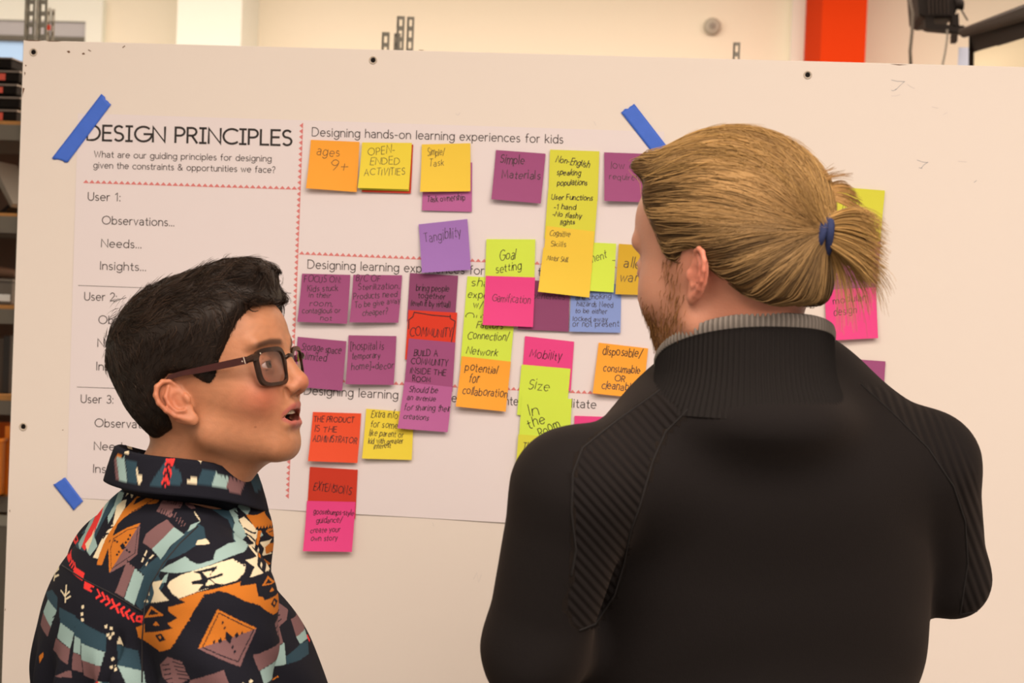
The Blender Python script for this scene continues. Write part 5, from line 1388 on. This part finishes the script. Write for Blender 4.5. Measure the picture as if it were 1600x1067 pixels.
seam('armhole_seam', [(309, 822), (280, 850), (255, 880), (235, 915), (226, 945), (222, 1000), (222, 1066)], 2.0, w_shirt, .0009, NAVY, wroot)
seam('yoke_seam', [(92, 880), (130, 905), (170, 925), (222, 955)], 2.1, w_shirt, .0008, NAVY, wroot)
# collar band
CB = at_depth(291, 722, 2.09)
def collar_grid():
    n = 160; V = []; rows = 0
    prof = [(-.001, -.045), (-.0015, -.020), (.000, -.002), (.003, .003), (.0075, .0015), (.0115, -.010), (.0155, -.024), (.0185, -.0365), (.0165, -.0372), (.012, -.024), (.008, -.010)]
    for (dr, dz) in prof:
        for i in range(n + 1):
            th = math.radians(14 + 332 * i / n)            # 0 = front
            e = (math.cos(th), math.sin(th))
            op = max(0, math.cos(th)) ** 3 * .35
            a = .071 + .012 * op; b = .064
            ra = a + dr * (1 + .9 * op); rb = b + dr
            zt = .002 - .012 * math.cos(th) - .008 * op + .002 * math.sin(3 * th)
            dz2 = dz * (1 + .35 * op) if dz < -.005 else dz
            V.append(CB + fB * (e[0] * ra - .002) + lB * e[1] * rb + np.array([0, 0, zt + dz2]))
        rows += 1
    Fq = []
    for r_ in range(rows):
        r2 = (r_ + 1) % rows
        for i in range(n):
            Fq.append((r_ * (n + 1) + i, r_ * (n + 1) + i + 1, r2 * (n + 1) + i + 1, r2 * (n + 1) + i))
    Fq.append(tuple(r_ * (n + 1) for r_ in range(rows))); Fq.append(tuple(r_ * (n + 1) + n for r_ in range(rows - 1, -1, -1)))
    return np.array(V), Fq
Vc, Fc = collar_grid()
qs = np.array([f for f in Fc if len(f) == 4]); 
Vd, Qd = midsub(Vc, qs); Vd, Qd = midsub(Vd, Qd)
mesh_obj('collar', Vd, Qd, CLOTH, wroot, True, dye(Vd, NSH, None))
# hands below the frame, trousers, shoes
for sd in (-1, 1):
    wr = Bp(.225, sd * .095, -.325)
    dd = fB * .9 - lB * sd * .45 - np.array([0, 0, .1])
    V, Q = surface(lambda P: hand_sdf(P, wr, dd, np.array([0, 0, 1.]), sd, .92), wr - .16, wr + .16, .0032)
    mesh_obj('hand', V, Q, SKIN, wroot, True, np.tile(base, (len(V), 1)))
DENIM = mat('dark_denim', (.03, .035, .05, 1), .85); BLK = mat('black_leather', (.012, .011, .011, 1), .4)
lower_body(wroot, Bp(0, 0, 0), BWh, DENIM, BLK, NB[2] - .56, .95)
# ================================================================== man in the black sweater
HM = math.radians(145); SV = np.ones(3, np.float32)
pm = Pose((0, 0, 0), HM, math.radians(-4)); pm.S = np.array([.96, 1.0, 1.07])
pm.o = at_depth(1068, 428, 1.83) - pm.R @ np.array([.000, .079, 0])
BMh = math.radians(116)
NM_ = at_depth(1180, 650, 1.94)
mroot = thing('person', (NM_[0], NM_[1], 0), 'bearded person with blond ponytail in a black sweater seen from behind', 'person')
def m_head(P):
    d = head_sdf(P / SV, False)
    d = smin(d, cone(P, (-.030, 0, -.040), pm.l(at_depth(1178, 640, 1.93)), .050, .056), .02)
    return smin(d, cone(P, (.012, 0, -.065), pm.l(at_depth(1160, 640, 1.94)), .038, .042), .02)
V, Q = surface(m_head, (-.15, -.13, -.20), (.15, .13, .145), .002)
xs = V / SV; x, y, z = xs[:, 0], xs[:, 1], xs[:, 2]; ay = np.abs(y)
Cc = np.tile(rgb(186, 122, 92), (len(V), 1))
blend(.6 * np.exp(-(((x + .018) / .03) ** 2 + ((ay - .085) / .022) ** 2 + ((z) / .035) ** 2)), rgb(205, 100, 76))
blend(.45 * sstep(-x, .0, .05) * sstep(-z, .0, .04), rgb(165, 88, 62))
beard = sstep(-z, .018, .05) * sstep(x, .005, .03) * (1 - .0)
burn = np.exp(-((x - .022) / .012) ** 2) * sstep(ay, .055, .065) * sstep(z, -.06, -.02) * (1 - sstep(z, .03, .05))
blend(np.clip(.55 * beard + .45 * burn, 0, .85), rgb(118, 70, 40))
mhead = mesh_obj('head', pm.w(V), Q, SKIN, mroot, True, Cc)
Vh, Qh = V, Q
# hair
mh = [(996, 250, .02), (1005, 268, .035), (1016, 288, .05), (1015, 324, .062), (1024, 362, .07), (1036, 402, .074), (1050, 410, .077), (1062, 386, .08), (1085, 386, .08), (1092, 404, .078), (1112, 424, .072), (1136, 440, .064), (1165, 458, .05), (1201, 470, .03), (1240, 478, .0), (1275, 474, -.02)]
mpoly = [tuple(ray_plane_local(pm, a, b, c)[[0, 2]]) for a, b, c in mh]
mpoly = mpoly + [(-.25, mpoly[-1][1] - .005), (-.25, .3), (.25, .3), (.25, mpoly[0][1] + .012)]
TIE = ray_plane_local(pm, 1268, 363, 0.0)
def m_hair(P):
    x, y, z = P[:, 0], P[:, 1], P[:, 2]
    t = .006 + .009 * sstep(z, .03, .09) + .003 * sstep(-x, .03, .10)
    d = skull(P / SV) - t
    d = smin(d, ell(P, (.078, .010, .104), (.028, .050, .018)), .015)
    d = smin(d, ell(P, (-.070, 0, -.010), (.036, .046, .044)), .03)
    d = smin(d, cone(P, TIE + np.array([.035, 0, .0]), TIE + np.array([-.004, 0, 0]), .032, .010), .022)
    return smax(d, poly2(x, z, mpoly), .008)
V, Q = surface(m_hair, (-.20, -.12, -.12), (.14, .12, .18), .003)
hb = rgb(104, 70, 36)
rg = np.random.default_rng(11)
mhair = mesh_obj('hair', pm.w(V), Q, HAIRB, mroot, True, np.tile(hb * .62, (len(V), 1)))
def m_flow(P, t):
    d = TIE[None] - P; L = np.linalg.norm(d, axis=1, keepdims=True); d = d / (L + 1e-6)
    sweep = np.stack([-np.ones(len(P)), 0 * P[:, 1], .10 + 1.6 * (P[:, 2] - .03)], 1)
    w = sstep(L[:, 0], .05, .16)[:, None]
    return d * (1 - .45 * w) + sweep * .45 * w
n = 8200
idx = rg.choice(len(V), n, replace=True); P0 = V[idx] + rg.normal(0, .0012, (n, 3))
dist = np.linalg.norm(P0 - TIE, axis=1)
top = sstep(P0[:, 2], .05, .12)
# clumps share tone and wander
rel = P0 - (TIE + np.array([.06, 0, 0])); ang = np.arctan2(rel[:, 1], rel[:, 2]); rad = np.linalg.norm(P0 - TIE, axis=1)
cl = (np.floor((ang + .25 * np.sin(rad * 30)) * 34).astype(int) * 31 + np.floor(rad * 14).astype(int) * 7) % 997
ct = np.random.default_rng(3).uniform(.0, 1.0, 997)[cl]
L = np.minimum(dist * 1.02, .05 + .19 * rg.random(n) ** .6)
paths = grow(m_hair, P0, m_flow, L, 14, .0002 + .0016 * ct, .0004 + (.0010 + .0035 * top) * ct * rg.random(n), rg, .09)
mix = np.clip(1.15 * ct ** 1.6 + .30 * (rg.random(n) - .35), 0, 1)[:, None]
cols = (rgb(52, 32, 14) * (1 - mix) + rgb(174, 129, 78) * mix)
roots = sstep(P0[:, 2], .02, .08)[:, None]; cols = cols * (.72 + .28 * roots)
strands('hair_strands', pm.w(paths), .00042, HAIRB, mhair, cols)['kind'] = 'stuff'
# loose lifted locks over the crown
n2 = 260; i2 = rg.choice(np.where((V[:, 2] > .09) & (V[:, 0] < .09))[0], n2); P0 = V[i2]
pth = grow(m_hair, P0, m_flow, rg.uniform(.07, .16, n2), 13, .003, .006 * rg.random(n2) + .001, rg, .35)
strands('loose_locks', pm.w(pth), .00035, HAIRB, mhair, rgb(196, 146, 84)[None] * rg.uniform(.6, 1.1, (n2, 1)))['kind'] = 'stuff'
# ponytail fan
TW = pm.w(TIE + np.array([-.006, 0, 0])); rgt = at_depth(1300, 363, 1.9) - at_depth(1200, 363, 1.9); rgt /= np.linalg.norm(rgt); upw = np.array([0, 0, 1.]); awy = np.cross(upw, rgt)
def bez(p0, p1, p2, p3, t): return ((1 - t) ** 3)[:, None] * p0 + (3 * t * (1 - t) ** 2)[:, None] * p1 + (3 * t * t * (1 - t))[:, None] * p2 + (t ** 3)[:, None] * p3
PX = 1 / 1500.
tt = np.linspace(0, 1, 12); Ps = []; Cs = []
def offp(dx, dy, dd=0): return TW + rgt * dx * PX - upw * dy * PX + awy * dd
for k in range(900):      # looped knot to the right of the tie
    a = rg.uniform(-1, 1); b = rg.uniform(-1, 1)
    end = offp(82 + 26 * rg.random() - 8 * abs(a), 26 + a * 52 + 10 * rg.random(), b * .022)
    Ps.append(bez(offp(-2, a * 9, b * .007), offp(28, a * 34 - 4, b * .018), offp(62, a * 50 + 2, b * .026), end, tt)); Cs.append(rgb(204, 152, 88) * rg.uniform(.45, 1.05))
for k in range(150):      # strands hanging lower right
    a = rg.random(); ex = 40 + 78 * a + rg.normal(0, 6); ey = 158 - 62 * a + rg.normal(0, 12)
    Ps.append(bez(offp(0, 6, 0), offp(30, 24, 0), offp(ex * .9, ey * .45, .01), offp(ex, ey * rg.uniform(.75, 1), .005), tt)); Cs.append(rgb(190, 138, 78) * rg.uniform(.5, 1.05))
for k in range(260):      # tuft curling up behind the tie
    a = rg.random(); w_ = rg.normal(0, 1)
    Ps.append(bez(offp(-10 + w_ * 3, -6, .01), offp(-2 + w_ * 5, -62 - 10 * a, .015), offp(26 + 14 * a, -84 + 34 * a, .015), offp(48 + 34 * a + w_ * 5, -72 + 62 * a ** 1.2 + w_ * 4, .012), tt)); Cs.append(rgb(172, 122, 66) * rg.uniform(.5, 1.1))
for k in range(36):       # fly-aways above
    a = rg.random(); Ps.append(bez(offp(-30, -30, .0), offp(-10, -80, .01), offp(10 + 20 * a, -95 + 10 * a, .01), offp(20 + 34 * a, -96 + 14 * a + rg.normal(0, 4), .01), tt)); Cs.append(rgb(160, 112, 60) * rg.uniform(.6, 1.1))
strands('ponytail', np.array(Ps), .00045, HAIRB, mhair, np.array(Cs))['kind'] = 'stuff'
core = surface(lambda P: smin(cone(P, offp(6, 2), offp(56, 20), .009, .014), cone(P, offp(-4, -10, .01), offp(10, -50, .015), .006, .007), .02), TW - .12, TW + .12, .003)
mesh_obj('ponytail_core', core[0], core[1], HAIRB, mhair, True, np.tile(hb * .55, (len(core[0]), 1)))
# hair tie: twisted navy band
tdir = (offp(40, 8) - TW); tdir /= np.linalg.norm(tdir); u_ = np.cross(tdir, awy); u_ /= np.linalg.norm(u_); w_ = np.cross(tdir, u_)
bm = MB()
for off, ph in ((-.006, 0), (.001, 2.1), (.008, 4.2)):
    pts = []
    for i in range(40):
        a = 2 * math.pi * i / 40; r_ = .0150 + .0012 * math.sin(3 * a + ph)
        pts.append(TW + tdir * (off + .0025 * math.sin(a + ph) + .004) + u_ * r_ * math.cos(a) * 1.12 + w_ * r_ * math.sin(a))
    bm.tube(pts, .0040, 8, closed=True)
bm.build('hair_tie', mat('navy_elastic', alb(30, 40, 72), .85, bump=(900, .0006)), mhair, True)
# beard and sideburn hairs
sel = np.where((Vh[:, 2] < .02) & (Vh[:, 0] > .006) & (Vh[:, 2] > -.125) & (m_head(Vh.astype(np.float32)) < .001))[0]
n3 = 6500; bp = Vh[rg.choice(sel, n3)]
keep = (rg.random(n3) < np.clip(sstep(-bp[:, 2], .012, .055) * sstep(bp[:, 0], .015, .04) + .6 * np.exp(-((bp[:, 0] - .022) / .010) ** 2) * (np.abs(bp[:, 1]) > .05), 0, 1))
bp = bp[keep]
fl = lambda P, t: np.tile(np.array([.25, 0, -1.0]), (len(P), 1))
pb = grow(m_head, bp, fl, rg.uniform(.006, .014, len(bp)), 6, .0002, .0045 * rg.random(len(bp)), rg, .5)
strands('beard', pm.w(pb), .0003, HAIRB, mhead, (rgb(150, 98, 54)[None] * rg.uniform(.5, 1.25, (len(bp), 1))))['kind'] = 'stuff'
for sd in (-1, 1):
    c = np.array([.0795, sd * .0315, .0105]) 
    Vv = []; Cv = []; n = 16
    for i in range(17):
        a = math.pi * .6 * i / 16
        for j in range(n):
            b_ = 2 * math.pi * j / n; Vv.append(c + .0121 * (np.array([math.cos(a), math.sin(a) * math.cos(b_), math.sin(a) * math.sin(b_)]))); Cv.append((.01, .01, .01) if a < .2 else ((.08, .13, .16) if a < .5 else (.62, .5, .44)))
    Ff = [(i * n + j, i * n + (j + 1) % n, (i + 1) * n + (j + 1) % n, (i + 1) * n + j) for i in range(16) for j in range(n)]
    mesh_obj('eyeball', pm.w(np.array(Vv)), Ff, bpy.data.materials['eye_surface'], mhead, True, np.array(Cv))

# ---- sweater
fM = disc(BMh, 1.); lM = np.array([-fM[1], fM[0], 0]); RMb = np.stack([fM, lM, [0, 0, 1]], 1)
W = at_depth
LS, LE = W(897, 768, 1.83), W(834, 1015, 1.86); RS, RE = W(1444, 728, 2.00), W(1484, 903, 2.06)
TC = W(1182, 930, 2.0)
LW_ = TC + fM * .19 + lM * .02 + np.array([0, 0, -.02]); RW_ = TC + fM * .20 - lM * .03 + np.array([0, 0, .01])
def m_body(P):
    d = ell(P, TC + np.array([0, 0, .0]), (.125, .205, .30), RMb)
    d = smin(d, ell(P, W(1180, 800, 1.97), (.115, .19, .17), RMb), .05)
    d = smin(d, ell(P, W(1178, 748, 1.945), (.105, .17, .085), RMb), .05)
    d = smin(d, cone(P, NM_ + [0, 0, -.02], LS + [0, 0, .002], .066, .056), .04)
    d = smin(d, cone(P, NM_ + [0, 0, -.02], RS + [0, 0, .0], .066, .056), .04)
    d = smin(d, ell(P, W(1168, 655, 1.915), (.112, .122, .054)), .03)
    d = smin(d, chain(P, [LS, LE], [.062, .050], .02), .02)
    d = smin(d, chain(P, [RS, RE], [.058, .041], .02), .018)
    d = smin(d, chain(P, [LE, LW_], [.050, .040], .02), .02)
    d = smin(d, chain(P, [RE, RW_], [.041, .038], .02), .02)
    q = P - TC
    d = smin(d, ell(P, TC + np.array([0, 0, -.26]), (.125, .185, .2), RMb), .06)
    d = d - .0022 * np.sin(q[:, 2] * 46 + 14 * (q @ lM.astype(q.dtype)) ** 2 * 9) * sstep(-q[:, 2], -.02, .1)
    # crease where sleeve meets the back
    return smax(d, .86 - P[:, 2], .004)
V, Q = surface(m_body, (NM_[0] - .5, NM_[1] - .45, .84), (NM_[0] + .5, NM_[1] + .45, NM_[2] + .1), .006)
U_, W2 = px_of(V.astype(float))
# raglan rib panels (a sewn-in knit of another stitch), laid out on the back
ragL = [(1036, 606), (1120, 612), (1075, 640), (1040, 675), (1020, 720), (1000, 790), (985, 830), (975, 880), (960, 930), (930, 975), (905, 985), (885, 955), (893, 900), (900, 860), (893, 800), (895, 740), (910, 700), (960, 660)]
ragR = [(1345, 600), (1420, 618), (1480, 660), (1520, 730), (1545, 850), (1552, 950), (1500, 960), (1512, 880), (1508, 815), (1490, 760), (1450, 700), (1400, 650)]
U_, W2 = U_.astype(float), W2.astype(float)
sideback = ((V - NM_) @ fM) < .12
mL = np.clip(.5 - poly2(U_, W2, ragL) / 5., 0, 1) * sideback; mR = np.clip(.5 - poly2(U_, W2, ragR) / 5., 0, 1) * sideback
rib = np.where(mL > mR, (U_ * math.sin(math.radians(48)) - W2 * math.cos(math.radians(48))) , U_ * math.cos(math.radians(20)) - W2 * math.sin(math.radians(20)))
ribm = np.maximum(mL, mR)
SW = mat('black_sweater_knit', alb(25, 20, 18), .92, spec=.12)
nt = SW.node_tree; bs = nt.nodes['Principled BSDF']
bs.inputs['Sheen Weight'].default_value = .05; bs.inputs['Sheen Roughness'].default_value = .5; bs.inputs['Sheen Tint'].default_value = (.8, .62, .5, 1)
a1 = nt.nodes.new('ShaderNodeAttribute'); a1.attribute_name = 'rib'; a2 = nt.nodes.new('ShaderNodeAttribute'); a2.attribute_name = 'ribmask'
m1 = nt.nodes.new('ShaderNodeMath'); m1.operation = 'MULTIPLY'; m1.inputs[1].default_value = 2 * math.pi / 12.5
m2 = nt.nodes.new('ShaderNodeMath'); m2.operation = 'SINE'; m3 = nt.nodes.new('ShaderNodeMath'); m3.operation = 'MULTIPLY'
tcn = nt.nodes.new('ShaderNodeTexCoord'); nz = nt.nodes.new('ShaderNodeTexNoise'); nz.inputs['Scale'].default_value = 900
nt.links.new(tcn.outputs['Object'], nz.inputs['Vector'])
m4 = nt.nodes.new('ShaderNodeMath'); m4.operation = 'MULTIPLY_ADD'; m4.inputs[1].default_value = .25
bpn = nt.nodes.new('ShaderNodeBump'); bpn.inputs['Distance'].default_value = .0009; bpn.inputs['Strength'].default_value = 1.0
nt.links.new(a1.outputs['Fac'], m1.inputs[0]); nt.links.new(m1.outputs[0], m2.inputs[0]); nt.links.new(m2.outputs[0], m3.inputs[0]); nt.links.new(a2.outputs['Fac'], m3.inputs[1])
nt.links.new(nz.outputs['Fac'], m4.inputs[0]); nt.links.new(m3.outputs[0], m4.inputs[2]); nt.links.new(m4.outputs[0], bpn.inputs['Height']); nt.links.new(bpn.outputs['Normal'], bs.inputs['Normal'])
sw = mesh_obj('sweater', V, Q, SW, mroot, True)
for nm, arr in (('rib', rib), ('ribmask', ribm)):
    at_ = sw.data.attributes.new(nm, 'FLOAT', 'POINT'); at_.data.foreach_set('value', arr.astype(np.float32))
BTH = mat('black_seam_yarn', alb(17, 13, 12), .95)
seam('raglan_seam', ragL[1:11], 1.9, m_body, .0011, BTH, mroot); seam('raglan_seam', [ragL[0]] + ragL[:11:-1], 1.9, m_body, .0011, BTH, mroot); seam('raglan_seam', ragR[5:] + ragR[:1], 1.9, m_body, .0011, BTH, mroot)
# ribbed funnel collar with grey edge: real ridges round the neck
def funnel():
    n = 108 * 6; rows = []
    CT = W(1166, 538, 1.905)
    K = 108
    # (radial offset, height fraction, rib amplitude)
    prof = [(-.004, .30, .0), (-.003, .97, .0007), (.0, 1.0, .0012), (.0025, .985, .0012), (.0035, .93, .0012), (.0035, .85, .0012), (.0030, .84, .0009), (.003, .78, .0009), (.0035, .6, .0010), (.005, .4, .0010), (.009, .2, .0010), (.015, .05, .0010), (.024, -.1, .0006)]
    V = []; C = []
    for dr, hf, am in prof:
        for i in range(n):
            th = 2 * math.pi * i / n; c_, s_ = math.cos(th), math.sin(th)   # 0 = front
            a = .086; b = .088
            fr = max(0., c_) 
            ztop = .034 - .074 * (c_ * .5 + .5) ** 1.2 - .006 * fr
            zbot = -.055
            zz = zbot + (ztop - zbot) * hf if hf > 0 else zbot + hf * .16
            r_ = am * (math.cos(th * K) ) + dr
            lean = .004 * hf
            V.append(CT + fM * (c_ * (a + r_) + lean) + lM * (s_ * (b + r_)) + np.array([0, 0, zz]))
            C.append(rgb(128, 112, 98) * (.55 + .45 * (math.cos(th * K) * .5 + .5)) if hf > .845 else rgb(30, 25, 22))
    R_ = len(prof)
    F_ = [(r * n + i, r * n + (i + 1) % n, (r + 1) * n + (i + 1) % n, (r + 1) * n + i) for r in range(R_ - 1) for i in range(n)]
    return np.array(V), F_, np.array(C)
Vf, Ff, Cf = funnel()
mesh_obj('collar', Vf, Ff, mat_attr('ribbed_collar_knit', rough=.92, spec=.1), mroot, True, Cf)
for wr, dd, sd in ((LW_, -lM + fM * .2, 1), (RW_, lM + fM * .2, -1)):
    wr2 = wr + dd / np.linalg.norm(dd) * .03
    V, Q = surface(lambda P: hand_sdf(P, wr2, dd, fM, sd, 1.0), wr2 - .17, wr2 + .17, .0035)
    mesh_obj('hand', V, Q, SKIN, mroot, True, np.tile(rgb(214, 152, 118), (len(V), 1)))
lower_body(mroot, TC, BMh, mat('charcoal_trousers', (.03, .03, .032, 1), .85), BLK, .90, 1.05)
